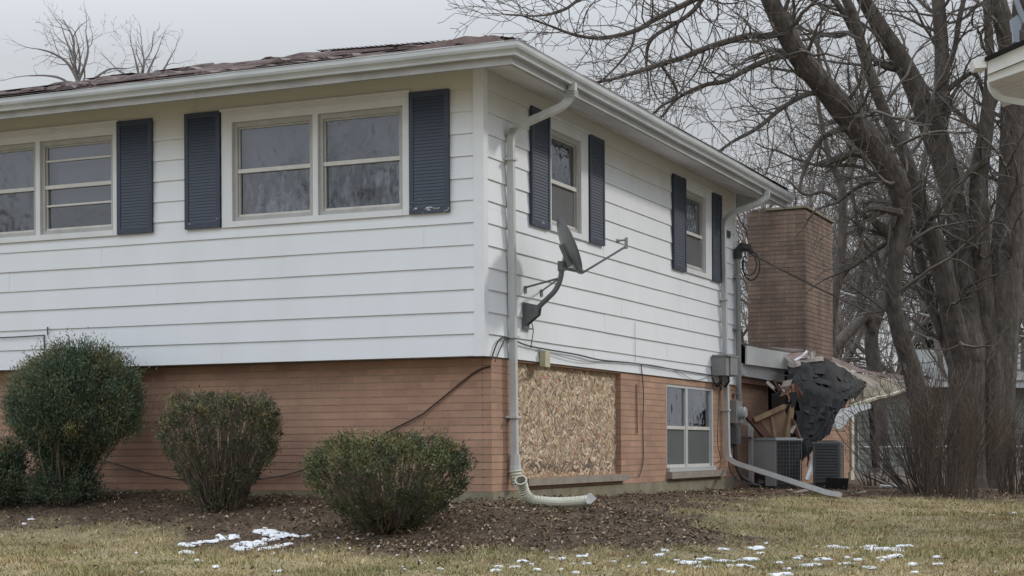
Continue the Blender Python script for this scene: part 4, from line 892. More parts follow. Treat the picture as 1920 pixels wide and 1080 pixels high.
mb = MB(); mb.tube([(-4.97, -.022, .34), (-4.97, -.022, .10)], .006, 5); mb.tube([(-4.925, -.024, .345), (-4.925, -.024, .42), (-4.90, -.05, .425)], .006, 5); tag(obj('cable_hook', mb, CABLE, base=(-4.97, -.02, .1)), 'small dark cable hook and drop on the siding above the tall bush', 'hook')
cable('cable', [(.03, 4.02, .13), (.03, 4.02, .42), (.03, 4.02, .58)], .003, 'very thin cord rising up the side siding above the hanging cable', GREYC)
BEIGE = mat('beige_plastic', (.46, .43, .30), .5, .08, 6)
jb = thing('junction_box', (.0, 1.33, -.08), 'small beige junction box under the siding beside the corner downspout', 'junction box')
mb = MB(); mb.box((.022, 1.265, -.045), (.075, 1.395, .105)); obj('housing', mb, BEIGE, jb)
mb = MB(); mb.box((.0755, 1.255, -.05), (.088, 1.375, .11)); mb.box((.0881, 1.31, .02), (.092, 1.33, .04)); obj('lid', mb, BEIGE, jb)
ub = thing('utility_box', (.10, 7.2, .05), 'grey metal utility box across the far downspout at the bottom of the siding', 'utility box')
mb = MB(); mb.box((.022, 6.98, .085), (.215, 7.47, .345)); obj('housing', mb, GREYC, ub)
mb = MB(); mb.box((.2155, 7.12, .10), (.232, 7.45, .335)); mb.box((.03, 6.965, .33), (.24, 7.485, .352)); obj('cover', mb, GREYC, ub)
for y_ in (7.02, 7.08, 7.40): obj('cable_gland', MB().tube([(.12, y_, .085), (.12, y_+.02, .02), (.06, y_+.05, -.05)], .016, 6), CABLE, ub)
mastr = thing('service_mast', (.06, 8.06, -.3), 'grey electrical service mast with black weatherhead on the far siding corner', 'service mast')
mb = MB(); mb.tube([(.072, 8.05, -.20), (.072, 8.04, 1.72)], .036, 10); obj('conduit', mb, GREYC, mastr)
for z in (1.45, .75, .18, -.12): mb = MB(); mb.tube([(.072, 8.05, z-.02), (.072, 8.05, z+.02)], .044, 10); mb.box((.0, 7.98, z-.012), (.07, 8.12, z+.012)); obj('clamp', mb, GREYC, mastr)
mb = MB(); mb.tube([(.072, 8.04, 1.70), (.075, 8.04, 1.80), (.13, 8.05, 1.86), (.22, 8.08, 1.84), (.25, 8.09, 1.79)], [.05, .062, .066, .055, .035], 8); obj('weatherhead', mb, CABLE, mastr)
mb = MB(); 
mb.tube([np.array((.24+.13*math.sin(a_)*.9, 8.10, 1.60+.19*math.cos(a_))) for a_ in np.linspace(0, 5.2, 24)], .012, 5); mb.tube([np.array((.20+.10*math.sin(a_), 8.14, 1.63+.15*math.cos(a_))) for a_ in np.linspace(0, 5.6, 24)], .010, 5); obj('drip_loop', mb, CABLE, mastr)
p0 = np.array((.25, 8.1, 1.76)); p1 = at(2120, 735, 40); pts = [p0+(p1-p0)*t_-np.array([0, 0, 1.5*t_*(1-t_)]) for t_ in np.linspace(0, 1, 14)]
cable('power_line', pts, .014, 'twisted service cable running from the weatherhead past the brick chimney', mat('worn_grey_cable', (.12, .105, .095), .7, .2, 9))
p0 = at(1350, 470, 42); p1 = at(2100, 660, 40); cable('power_line', [p0+(p1-p0)*t_-np.array([0, 0, 1.2*t_*(1-t_)]) for t_ in np.linspace(0, 1, 10)], .02, 'pale overhead line crossing behind the chimney and the trees', mat('pale_cable', (.4, .4, .4), .6))
mt = thing('electric_meter', (.05, 8.0, -.75), 'grey electric meter and breaker boxes on the wall behind the far downspout', 'electric meter')
mb = MB(); mb.box((.0, 7.80, -.52), (.11, 8.10, -.22)); obj('meter_housing', mb, GREYC, mt)
mb = MB(); c_ = np.array((.11, 7.97, -.38)); mb.tube([c_, c_+(.07, 0, 0), c_+(.09, 0, 0)], [.085, .082, .06], 16); obj('meter_glass', mb, mat('meter_glass', (.33, .34, .34), .2, .1, 9), mt)
mb = MB(); mb.box((.0, 7.84, -.80), (.10, 8.04, -.54)); mb.box((.1005, 7.87, -.77), (.108, 8.01, -.57)); obj('breaker_box', mb, mat('dark_box_grey', (.07, .075, .08), .5, .1, 5), mt)
mb = MB(); mb.tube([(.05, 8.04, -.70), (.02, 8.5, -.71), (-.06, 9.1, -.71)], .016, 6); mb.tube(pth([(.05, 7.90, -.80), (.05, 7.91, -1.05), (.14, 7.93, -1.25), (.34, 7.95, -1.36)]), .024, 7); mb.tube(pth([(.05, 7.98, -.80), (.05, 8.0, -1.1), (.10, 8.1, -1.3)]), .014, 6); mb.tube(pth([(.05, 7.62, -.9), (.05, 7.64, -1.15), (.16, 7.7, -1.30), (.42, 7.9, -1.36)]), .008, 6)
obj('conduit', mb, CABLE, mt)
mb = MB(); mb.box((WX+.002, 9.10, -1.35), (WX+.06, 9.16, -.45)); mb.box((WX+.003, 9.17, -1.30), (WX+.03, 9.24, -.42)); obj('white_conduit', mb, TRIM, mt)
mb = MB(); mb.tube([at(1438, 918, 22.6), at(1436, 884, 22.8)], [.16, .12], 9); tag(obj('tree_stump', mb, BARK, base=(.1, 8.6, -1.45)), 'mossy stump between the far downspout and the grey air conditioner', 'stump')
tag(obj('house_number_plate', MB().box((.018, 7.66, 1.96), (.026, 7.86, 2.05)), CABLE, base=(.02, 7.76, 2.0)), 'small dark wall plate near the top of the far siding', 'plate')
# fallen corrugated drain hose at the corner
HOSE = mat('cream_drain_hose', (.56, .55, .47), .5, 0, 4, col2=(.42, .42, .33))
Pg = [at(977, 901, 14.93), at(980, 913, 14.99), at(987, 929, 15.02), at(1000, 938, 15.03), at(1025, 941, 15.02), at(1055, 942, 15.0), at(1085, 940, 14.96), at(1100, 938, 14.93)]
PP = []
for i in range(len(Pg)-1):
    a_ = Pg[max(i-1, 0)]; b_ = Pg[i]; c_ = Pg[i+1]; d_ = Pg[min(i+2, len(Pg)-1)]
    for k in range(8): t_ = k/8; PP.append(.5*((2*b_)+(-a_+c_)*t_+(2*a_-5*b_+4*c_-d_)*t_*t_+(-a_+3*b_-3*c_+d_)*t_**3))
PP.append(Pg[-1])
mb = MB(); mb.tube(PP, [.047+(.0055 if k % 2 else -.0035)*(1 if k < 30 else .3) for k in range(len(PP))], 14, caps=False); mb.tube(PP, [.040]*len(PP), 14, caps=False)
hose = thing('drain_hose', PP[0]-np.array([0, 0, .15]), 'cream corrugated drain hose with open mouth lying at the foot of the corner downspout', 'drain hose'); obj('hose_tube', mb, HOSE, hose)
mb = MB(); rg = []; 
c_ = PP[0]; nu_ = PP[0]-PP[2]; nu_ /= np.linalg.norm(nu_); eu = R0-nu_*np.dot(R0, nu_); eu /= np.linalg.norm(eu); ev = np.cross(nu_, eu); mb.tube([c_+nu_*.010, c_-nu_*.008], .056, 16, caps=False)
mb.add([c_+nu_*.010+(eu*math.cos(t_)+ev*math.sin(t_))*r for r in (.044, .056) for t_ in np.linspace(0, 2*math.pi, 17)[:-1]], [(i, (i+1) % 16, 16+(i+1) % 16, 16+i) for i in range(16)]); obj('mouth_rim', mb, HOSE, hose)
e0 = PP[-1]; mb = MB(); mb.tube([e0, at(1106, 937, 14.92)], .046, 8); mb.slab([at(1101, 928, 14.86), at(1109, 925, 14.85), at(1119, 935, 14.84), at(1110, 943, 14.86), at(1101, 945, 14.86)], F_*.09); obj('flared_end', mb, WHITE, hose)
mb = MB(); b0 = np.array((.062, .557, -1.05)); mb.tube([b0+np.array((.002*k, .0, -.014*k)) for k in range(12)], [.060+(.006 if k % 2 else -.003)-.0012*k for k in range(12)], 12); tag(obj('drain_coupling', mb, HOSE, base=tuple(b0)), 'ribbed cream drain coupling on the lower end of the corner downspout', 'drain coupling')

# ------------------------------------------------------------ SHRUBS
def bush(name, label, u, vb, H, R, prof, ncl, pal_, blade, nst=60, seed=1, shift=0, per=34, clr=.055, fill=.35, plume=0., dm=.16, la=.16):
    "stems fan out of the base; leaf clusters sit on their ends, with gaps between clusters"
    rr = np.random.default_rng(seed); P0, d = ghit(u, vb); P0 = P0.copy(); P0[2] = float(ground_z(P0[0], P0[1]))
    t = thing(name, P0, label, 'bush', 'clipped evergreen bushes along the house front'); hx = np.linspace(0, 1, len(prof))
    h = rr.random(ncl)**.72; th = rr.uniform(0, 2*np.pi, ncl); lump = 1-la/2+la*vnoise(np.cos(th)*2+3, np.sin(th)*2+h*3, 1.5, seed)
    shell = rr.random(ncl) > fill; fr = np.where(shell, rr.uniform(.86, 1.0, ncl), np.sqrt(rr.random(ncl))*.9)
    topc = rr.random(ncl) < .26; h = np.where(topc, rr.uniform(.86, 1.0, ncl), h); fr = np.where(topc, np.sqrt(rr.random(ncl)), fr)
    dome = 1-dm*fr**2*topc; rad = np.interp(h, hx, prof)*R*lump*fr; rad = np.where(topc, R*lump*fr*np.interp(.80, hx, prof), rad)
    C_ = np.stack([P0[0]+np.cos(th)*rad+R0[0]*shift*h, P0[1]+np.sin(th)*rad+R0[1]*shift*h, P0[2]+h*H*dome*(.97+.05*rr.random(ncl))], 1)
    out = np.stack([np.cos(th)*fr, np.sin(th)*fr, .35+h*1.1], 1); out /= np.linalg.norm(out, axis=1)[:, None]
    n2 = ncl*per; CC = np.repeat(C_, per, 0); O2 = np.repeat(out, per, 0); UU = O2*(.75+plume)+rr.normal(0, .48, (n2, 3)); UU /= np.linalg.norm(UU, axis=1)[:, None]
    cs = clr*rr.uniform(.6, 1.35, ncl)[:, None]; cs = np.repeat(cs, per, 0); CC = CC+rr.normal(0, 1, (n2, 3))*cs*.62+O2*cs*(rr.normal(0, 1, (n2, 1)))*(.35+plume)
    CC[:, 2] = np.maximum(CC[:, 2], P0[2]+.02)
    pal_ = np.array(pal_); w_ = np.clip(vnoise(C_[:, 0]*5, C_[:, 1]*5+C_[:, 2]*5, 1, seed+9)*.8+rr.normal(.1, .2, ncl), 0, .999); base = pal_[(w_*len(pal_)).astype(int)]
    base = np.where(((rr.random(ncl) < .22) & (h > .8))[:, None], np.array([[.19, .165, .07]]), base)
    cols = np.repeat(base, per, 0)*rr.uniform(.6, 1.4, n2)[:, None]
    s = np.cross(UU, rr.normal(0, 1, (n2, 3))); s /= np.linalg.norm(s, axis=1)[:, None]; L = (blade*rr.uniform(.6, 1.4, n2))[:, None]; W = blade*.15
    V = np.stack([CC-s*W, CC+s*W, CC+UU*L*.7+s*W*.8, CC+UU*L, CC+UU*L*.7-s*W*.8], 1).reshape(-1, 3); i = np.arange(n2)[:, None]*5
    T = np.concatenate([i+[[0, 1, 2]], i+[[0, 2, 4]], i+[[4, 2, 3]]], 0)
    obj_np('foliage', V, T, LEAF, t, cols=np.concatenate([cols]*3, 0))
    mb = MB(); r_ = random.Random(seed); pick = rr.choice(ncl, min(nst, ncl), replace=False)
    for k in pick:
        e_ = C_[k]; a_ = math.atan2(e_[1]-P0[1], e_[0]-P0[0]); b_ = P0+np.array([math.cos(a_), math.sin(a_), 0])*r_.uniform(.02, .14); b_[2] -= .02; m_ = 7; pts = []
        for j in range(m_+1):
            t_ = j/m_; q = b_*(1-t_)+e_*t_; q = q+np.array([r_.gauss(0, .008), r_.gauss(0, .008), -.06*math.sin(math.pi*t_)*(1.2-h[k])]); pts.append(q)
        mb.tube(pts, [.0105*(1-.62*j/m_)*r_.uniform(.75, 1.2) for j in range(m_+1)], 4)
    for _ in range(26):                     # bare pruned tips above the top
        k = r_.randrange(ncl)
        if h[k] > .86: q = C_[k]; mb.tube([q, q+np.array([r_.gauss(0, .02), r_.gauss(0, .02), r_.uniform(.05, .11)])], [.0035, .0022], 3)
    obj('stem', mb, STEM, t); return t
GR = [(.050, .062, .034), (.074, .092, .042), (.100, .120, .052), (.13, .145, .062), (.17, .165, .072)]
GB = [(.052, .074, .052), (.074, .108, .070), (.098, .140, .088), (.125, .162, .092), (.16, .155, .080)]
bush('yew_bush', 'wide low yew bush in front of the house corner, nearest the lawn', 730, 998, .80, .70, [.22, .42, .64, .82, .95, 1.0, .98, .86, .58], 640, [tuple(c*.84 for c in q) for q in GR], .028, 260, 3, per=42, clr=.044, fill=.22, dm=.24)
bush('yew_bush', 'rounded upright yew bush between the tall juniper and the low corner bush', 415, 955, 1.06, .54, [.34, .44, .62, .80, .92, 1.0, 1.0, .95, .70], 560, [(.055, .064, .040), (.078, .090, .050), (.10, .112, .060), (.125, .13, .070), (.17, .15, .09)], .028, 240, 5, per=38, clr=.040, fill=.2, dm=.2)
bush('juniper_bush', 'tall blue green juniper with a big rounded head and ragged foot', 116, 946, 1.49, .60, [.62, .50, .38, .36, .62, .94, 1.05, 1.05, .96, .74, .40], 1450, GB, .026, 34, 8, shift=.20, per=84, clr=.060, fill=.30, plume=.36, dm=.50, la=.22)
bush('juniper_bush', 'low dark juniper cut off by the left edge of the photo', -20, 955, .60, .34, [.8, 1.0, 1.0, .9, .75], 300, GB[:4], .030, 20, 9, per=80, clr=.060, plume=.5)

# ------------------------------------------------------------ TREES
class Seg:
    def __init__(s): s.a = []; s.b = []; s.r = []; s.q = []
    def add(s, a, b, r, q): s.a.append(a); s.b.append(b); s.r.append(r); s.q.append(q)
    def prune(s, lim):
        'drop the low twigs hanging left of the trunk, over the wing'
        if lim is None: return
        k = [i for i, b in enumerate(s.b) if not (b[2] < lim[0] and (b[0]*R0[0]+b[1]*R0[1]) < lim[1]+CAM[0]*R0[0]+CAM[1]*R0[1]+2.9)]
        for nm in ('a', 'b', 'r', 'q'): setattr(s, nm, [getattr(s, nm)[i] for i in k])
    def mesh(s, n=3):
        A = np.array(s.a, float); B = np.array(s.b, float); r = np.array(s.r)[:, None]; q = np.array(s.q)[:, None]
        D = B-A; D /= np.maximum(np.linalg.norm(D, axis=1)[:, None], 1e-9); ref = np.where(np.abs(D[:, 2:3]) < .9, [[0, 0, 1.]], [[1., 0, 0]]); X = np.cross(D, ref); X /= np.linalg.norm(X, axis=1)[:, None]; Y = np.cross(D, X)
        V = []
        for k in range(n): th = 2*math.pi*k/n; V.append(A+(X*math.cos(th)+Y*math.sin(th))*r)
        for k in range(n): th = 2*math.pi*k/n; V.append(B+D*q*.3+(X*math.cos(th)+Y*math.sin(th))*q)
        V = np.stack(V, 1).reshape(-1, 3); i = np.arange(len(A))[:, None]*2*n
        F = np.concatenate([i+[[k, (k+1) % n, n+(k+1) % n, n+k]] for k in range(n)], 0); return V, F
def grow(S, p, d, L, r, lvl, rr, step=.22, gn=.18, up=.03, spread=.75, rmin=.0035, dens=1.0, big=None):
    n = max(2, int(L/step)); st = L/n; nx_, ny_, nz_ = p; dx, dy, dz = d
    for i in range(n):
        dx += rr.gauss(0, gn); dy += rr.gauss(0, gn); dz += rr.gauss(0, gn)+up; m = math.sqrt(dx*dx+dy*dy+dz*dz); dx /= m; dy /= m; dz /= m
        q = (nx_+dx*st, ny_+dy*st, nz_+dz*st); t_ = (i+1)/n; r0 = max(rmin, r*(1-.72*i/n)); r1 = max(rmin*.8, r*(1-.72*t_))
        (big if (big is not None and r0 > .03) else S).add((nx_, ny_, nz_), q, r0, r1); nx_, ny_, nz_ = q
        if lvl > 0 and i >= (1 if lvl < 3 else 0) and rr.random() < dens*(.85 if lvl < 3 else .75):
            for _ in range(2 if (lvl == 1 and rr.random() < .4) else 1):
                a_ = rr.uniform(0, 2*math.pi); ca, sa = math.cos(a_), math.sin(a_)
                # perpendicular frame
                hx_, hy_, hz_ = (0, 0, 1) if abs(dz) < .9 else (1, 0, 0)
                ex, ey, ez = dy*hz_-dz*hy_, dz*hx_-dx*hz_, dx*hy_-dy*hx_; m = math.sqrt(ex*ex+ey*ey+ez*ez); ex /= m; ey /= m; ez /= m
                fx, fy, fz = dy*ez-dz*ey, dz*ex-dx*ez, dx*ey-dy*ex; sp_ = spread*rr.uniform(.6, 1.4)
                cd_ = (dx+(ex*ca+fx*sa)*sp_, dy+(ey*ca+fy*sa)*sp_, dz+(ez*ca+fz*sa)*sp_); m = math.sqrt(sum(c*c for c in cd_)); cd_ = tuple(c/m for c in cd_)
                grow(S, q, cd_, L*rr.uniform(.32, .62)*(1-.35*t_), max(rmin, r1*rr.uniform(.45, .7)), lvl-1, rr, step*.85, gn*1.1, up, spread, rmin, dens, big)
def limb_path(pts, sub=5):
    P = [np.array(p, float) for p in pts]; Q = []
    for i in range(len(P)-1):
        a_ = P[max(i-1, 0)]; b_ = P[i]; c_ = P[i+1]; d_ = P[min(i+2, len(P)-1)]
        for k in range(sub): t_ = k/sub; Q.append(.5*((2*b_)+(-a_+c_)*t_+(2*a_-5*b_+4*c_-d_)*t_*t_+(-a_+3*b_-3*c_+d_)*t_**3))
    Q.append(P[-1]); return Q
def big_tree(name, label, trunks, limbs, tw, seed, dens=1.0, group=None, prune=None):
    "trunks/limbs: lists of (u, v, radius_px, depth)"
    rr = random.Random(seed); b = trunks[0][0]; B_ = at(b[0], b[1], b[3]); t = thing(name, B_, label, 'tree', group)
    S = Seg(); mb = MB(); lims = []
    for li, lst in enumerate(list(trunks)+list(limbs)):
        Q = limb_path([(*at(u, v, d), r*px(d)) for (u, v, r, d) in lst], 6); isT = li < len(trunks)
        rad = [max(.006, q[3])*(1+rr.uniform(-.02, .02)) for q in Q]; pts = [q[:3] for q in Q]
        mbl = MB(); (mb if isT else mbl).tube(pts, rad, 14 if isT else 6)
        if not isT: lims.append(mbl)
        tot = 0
        for j in range(2, len(pts)-1):
            seg = np.linalg.norm(pts[j+1]-pts[j]); zz = pts[j][2]
            if isT and zz < .6: continue
            k = seg*(tw if isT else tw*3.0)
            while rr.random() < k:
                k -= 1; d_ = pts[j+1]-pts[j]; d_ /= np.linalg.norm(d_); v_ = np.array([rr.gauss(0, 1) for _ in range(3)]); v_ -= d_*np.dot(v_, d_); v_ /= np.linalg.norm(v_); dd = d_*rr.uniform(.2, .9)+v_; dd /= np.linalg.norm(dd)
                r0 = min(rad[j]*rr.uniform(.25, .5), .035); L = rr.uniform(.7, 2.2) if isT else rr.uniform(.35, 1.2)
                grow(S, tuple(pts[j]), tuple(dd), L, max(.006, r0), 3 if (isT and rr.random() < .5) else 2, rr, .15, .2, .03, .8, .0042, dens)
        e_ = pts[-1]; d_ = pts[-1]-pts[-2]; d_ /= np.linalg.norm(d_); grow(S, tuple(e_), tuple(d_), 1.6 if isT else .8, rad[-1], 3 if isT else 2, rr, .15, .17, .02, .8, .004, dens)
    tr = obj('trunk', mb, BARK, t)
    for mbl in lims: obj('limb', mbl, BARK, t)
    S.prune(prune); V, F = S.mesh(3); obj_np('crown', V, F, TWIG, t); print(name, 'twigs', len(S.a)); return t
TD = [[(1748,934,27,24.0),(1742,905,22,24.0),(1727,782,20,23.9),(1710,693,18,23.8),(1688,627,16,23.7),(1674,555,14.5,23.6),(1682,470,14.5,23.5),(1692,405,16.5,23.5),(1682,345,22,23.4),(1642,280,25,23.3),(1590,217,25,23.1),(1545,162,22,22.9),(1500,108,20,22.7),(1468,50,18,22.5),(1440,-10,16,22.3),(1400,-120,12,22),(1370,-260,7,21.8)],
      [(1684,470,14,23.6),(1668,440,11,23.5),(1650,425,9,23.4),(1641,418,7,23.3)]]
LD = [[(1472,60,7,22.6),(1440,67,6.5,22.4),(1400,68,6,22.2),(1330,88,5.5,21.9),(1280,108,5,21.7),(1240,120,4.6,21.5),(1200,133,4,21.2),(1150,148,3,21),(1113,155,2,20.8)],
      [(1503,110,6.5,22.8),(1460,106,6,22.6),(1400,130,5.5,22.4),(1360,152,4.5,22.2),(1320,160,4,22.0),(1270,185,3,21.8),(1235,225,2.3,21.6),(1190,262,1.8,21.4)],
      [(1380,-40,7,21.8),(1330,-15,6,21.6),(1290,5,5.5,21.5),(1230,35,5,21.3),(1190,58,4.5,21.1),(1130,71,3.5,21),(1080,66,3,20.8),(1030,48,2.3,20.6),(975,28,1.5,20.5)],
      [(1250,-60,5,21),(1150,-20,4,20.8),(1090,-2,3.2,20.7),(1062,16,2.8,20.6),(1035,26,2.2,20.5),(1000,30,1.6,20.4),(948,28,1,20.3)],
      [(1190,60,2.8,21.1),(1184,88,2.4,21),(1160,120,2,20.9),(1120,160,1.5,20.9)],
      [(1560,180,6,23),(1520,175,5,22.8),(1470,200,4.5,22.5),(1420,240,4,22.3),(1370,268,3,22),(1330,300,2.2,21.8)],
      [(1640,285,7,23.3),(1590,290,6.5,23.1),(1540,310,6,22.9),(1482,157,0.9,22.6)][:3],
      [(1600,235,6,23.1),(1540,260,5.5,22.9),(1508,320,4,22.8),(1498,360,3,22.7)],
      [(1350,-60,6,22),(1300,20,5,22.2),(1225,70,4,22.3),(1212,110,3,22.3),(1215,145,2,22.2)],
      [(1240,122,3.5,21.5),(1270,175,3,21.6),(1240,200,2.4,21.5),(1200,235,2,21.4),(1165,270,1.4,21.3)],
      [(1690,400,8,23.3),(1640,390,6,23.1),(1618,398,4,23.0)]]
big_tree('bare_tree', 'bare tree whose single trunk bends left and spreads long limbs over the roof', TD, LD, 4.2, 41, .98, prune=(3.0, 1.9))
TM = [[(1812,938,46,24.6),(1812,890,37,24.6),(1813,760,34,24.6),(1812,690,34,24.6),(1812,645,34,24.6),(1812,560,22,24.7),(1802,450,20,24.8),(1782,350,21,24.8),(1752,250,24,24.8),(1714,160,20,24.7),(1682,100,17,24.6),(1650,50,15,24.5),(1618,-5,13,24.4),(1570,-110,9,24.2)],
      [(1812,900,22,24.5),(1808,780,23,24.5),(1805,680,24,24.5),(1788,610,21,24.4),(1770,520,20,24.3),(1745,440,19,24.2),(1718,362,15,24.1),(1700,300,12,24),(1654,200,11,23.9),(1622,110,10,23.8),(1602,35,10,23.7),(1580,-20,8,23.6),(1560,-120,5,23.5)],
      [(1755,262,15,24.9),(1764,200,14,25),(1766,110,13.5,25),(1762,40,13,25),(1758,-20,12,25),(1750,-160,8,25)],
      [(0,0,0,0),(1806,900,12,24.9),(1806,760,12,25),(1776,650,11,25.1),(1742,560,9,25.2),(1722,470,8,25.2),(1700,400,7,25.2),(1672,300,6,25.2)][1:]]
LM = [[(1700,132,7,24.7),(1650,120,6,24.6),(1605,70,6,24.5),(1585,30,7,24.4),(1550,-20,6,24.3)],
      [(1765,180,6,25),(1800,150,5,25),(1830,140,4,25),(1850,200,3,25)], [(1770,150,6,25),(1790,90,5,25),(1800,30,5,25),(1815,-30,4,25)],
      [(1700,300,6,24),(1660,330,5,23.9),(1610,350,4,23.8),(1570,380,3,23.7)], [(1740,430,7,24.2),(1700,430,6,24.1),(1655,460,5,24),(1600,500,3.5,23.9)]]
big_tree('bare_tree', 'thick forked bare tree in the middle of the right hand clump', TM, LM, 3.2, 43, .85)
TR = [[(1852,940,64,24.9),(1856,900,45,24.9),(1860,800,40,24.9),(1868,690,38,24.9),(1878,560,36,24.9),(1890,450,31,24.9),(1896,330,24,24.9),(1900,220,24,24.9),(1898,120,22,24.9),(1886,60,19,24.9),(1870,-5,16,24.9),(1850,-140,10,24.9)],
      [(1860,920,22,24.75),(1862,800,22,24.7),(1862,700,22,24.7),(1850,610,19,24.7),(1842,520,19,24.7),(1836,420,18,24.7),(1836,330,17,24.7),(1850,230,14,24.7),(1856,120,9,24.7),(1850,10,7,24.7),(1845,-90,5,24.7)],
      [(1898,120,14,25.1),(1908,60,14,25.1),(1912,-10,12,25.1),(1920,-120,8,25.1)], [(1880,560,20,25.2),(1930,480,18,25.3),(1965,380,15,25.4),(1990,200,12,25.5),(2000,-20,9,25.6)]]
big_tree('bare_tree', 'broadest dark trunked bare tree at the right edge behind the neighbouring eave', TR, [[(1850,300,7,24.6),(1810,330,6,24.5),(1785,380,4,24.4)], [(1840,250,6,24.8),(1800,215,5,24.8),(1770,190,4,24.8)]], 3.2, 47, .85)

def proto_tree(name, H, seed, label, group, forks=3):
    rr = random.Random(seed); t = thing(name, (0, 0, 0), label, 'tree', group); S = Seg(); B = Seg()
    mb = MB(); pts = []; h = 0; p = np.array([0, 0, -.3]); d = np.array([0, 0, 1.])
    hf = H*rr.uniform(.16, .26)
    for i in range(6): pts.append(p.copy()); p = p+d*(hf+.3)/5; d = d+np.array([rr.gauss(0, .05), rr.gauss(0, .05), 0]); d /= np.linalg.norm(d)
    r0 = H*.0125; mb.tube(pts, [r0*(1.25-.35*i/5) for i in range(6)], 8)
    for k in range(forks):
        a_ = 2*math.pi*(k+rr.uniform(-.25, .25))/forks; dd = (math.cos(a_)*.62, math.sin(a_)*.62, 1.); m = math.sqrt(sum(c*c for c in dd)); grow(S, tuple(pts[-1]), tuple(c/m for c in dd), H*.68, r0*.52, 4, rr, .40, .15, .035, .80, .0075, .95, B)
    V, F = B.mesh(6); n0 = len(mb.v); mb.add([tuple(v) for v in V], [tuple(f) for f in F]); obj('trunk', mb, BARKF, t); V, F = S.mesh(3); obj_np('crown', V, F, TWIGF, t); print(name, len(S.a), len(B.a)); return t
BARKF = mat('haze_pale_bark', (.12, .105, .095), .95, .25, 2)  # lightened colour stands in for haze over the background trunks
GT = 'bare trees standing beyond the houses'
LBL = 'bare grey tree in the tangled stand beyond the chimney and the right hand houses'
protos = [proto_tree('background_tree', 11, 61, LBL, GT, 3), proto_tree('background_tree', 13, 62, LBL, GT, 4), proto_tree('background_tree', 10, 67, LBL, GT, 3)]
def copy_tree(o):
    c = o.copy(); COL.objects.link(c)
    for ch_ in o.children: e_ = ch_.copy(); COL.objects.link(e_); e_.parent = c
    return c
spots = [(1440,44,1,.8,1),(1500,50,2,1.05,2),(1700,44,0,1.0,3),(1790,40,2,1.05,5),(1860,48,0,1.1,6),(1930,42,1,1.0,7),(1600,58,1,1.0,8),(1650,66,2,1.25,9),(1470,66,0,1.15,10),(1390,60,2,1.0,11),(1760,62,0,1.25,12),(1980,40,2,1.1,14),(1540,78,1,1.2,16),(1830,76,1,1.3,19)]
used = set()
for (u, d, pi_, sc, k) in spots:
    o = protos[pi_] if pi_ not in used else copy_tree(protos[pi_]); used.add(pi_)
    P = at(u, 880, d); o.location = (P[0], P[1], float(ground_z(P[0], P[1]))); o.scale = (sc, sc, sc); o.rotation_euler = (0, 0, k*1.9)
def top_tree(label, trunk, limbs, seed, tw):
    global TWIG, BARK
    sv = (TWIG, BARK); TWIG, BARK = mat('haze_faded_twig', (.24, .225, .215), .95, .1, 2), mat('haze_faded_bark', (.20, .185, .175), .95, .1, 2); t_ = big_tree('bare_tree', label, trunk, limbs, tw, seed, .95, 'bare tree tops above the roof'); TWIG, BARK = sv; return t_  # haze over the far tree tops painted in as paler bark
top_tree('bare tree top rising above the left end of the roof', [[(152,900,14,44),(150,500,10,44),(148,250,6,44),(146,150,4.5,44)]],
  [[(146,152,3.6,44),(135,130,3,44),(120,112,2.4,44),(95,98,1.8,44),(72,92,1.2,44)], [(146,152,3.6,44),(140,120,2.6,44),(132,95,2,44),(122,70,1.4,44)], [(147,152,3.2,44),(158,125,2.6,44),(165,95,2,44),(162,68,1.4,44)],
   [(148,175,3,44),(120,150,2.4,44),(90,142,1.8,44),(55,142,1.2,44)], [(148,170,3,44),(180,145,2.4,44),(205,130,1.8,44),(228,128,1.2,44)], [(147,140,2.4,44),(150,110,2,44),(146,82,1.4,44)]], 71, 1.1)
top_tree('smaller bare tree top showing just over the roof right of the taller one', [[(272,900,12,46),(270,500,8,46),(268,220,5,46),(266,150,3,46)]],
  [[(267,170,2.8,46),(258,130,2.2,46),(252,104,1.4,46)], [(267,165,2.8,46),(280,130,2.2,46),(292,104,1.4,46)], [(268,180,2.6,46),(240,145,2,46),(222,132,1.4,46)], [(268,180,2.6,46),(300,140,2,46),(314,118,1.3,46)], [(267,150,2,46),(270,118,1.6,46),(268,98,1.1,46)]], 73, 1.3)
for k, (x_, y_, sc) in enumerate([(-22, -42, 1.05), (-27, -46, 1.1), (-32, -43, 1.0), (-38, -47, 1.15), (-44, -43, 1.05), (-30, -54, 1.2), (-18, -48, 1.1), (-50, -48, 1.1), (-35, -56, 1.2), (-25, -58, 1.3)]):   # across the street, seen only as reflections in the panes
    o = copy_tree(protos[k % 3]); o.location = (x_, y_, -2.5); o.scale = (sc,)*3; o.rotation_euler = (0, 0, k*2.1); o['label'] = 'bare tree across the street, seen only mirrored in the front windows'; o['group'] = 'trees across the street'
TWIG_, BARK_ = TWIG, BARK; TWIG = mat('mid_grey_twig', (.13, .11, .095), .95, .2, 2)
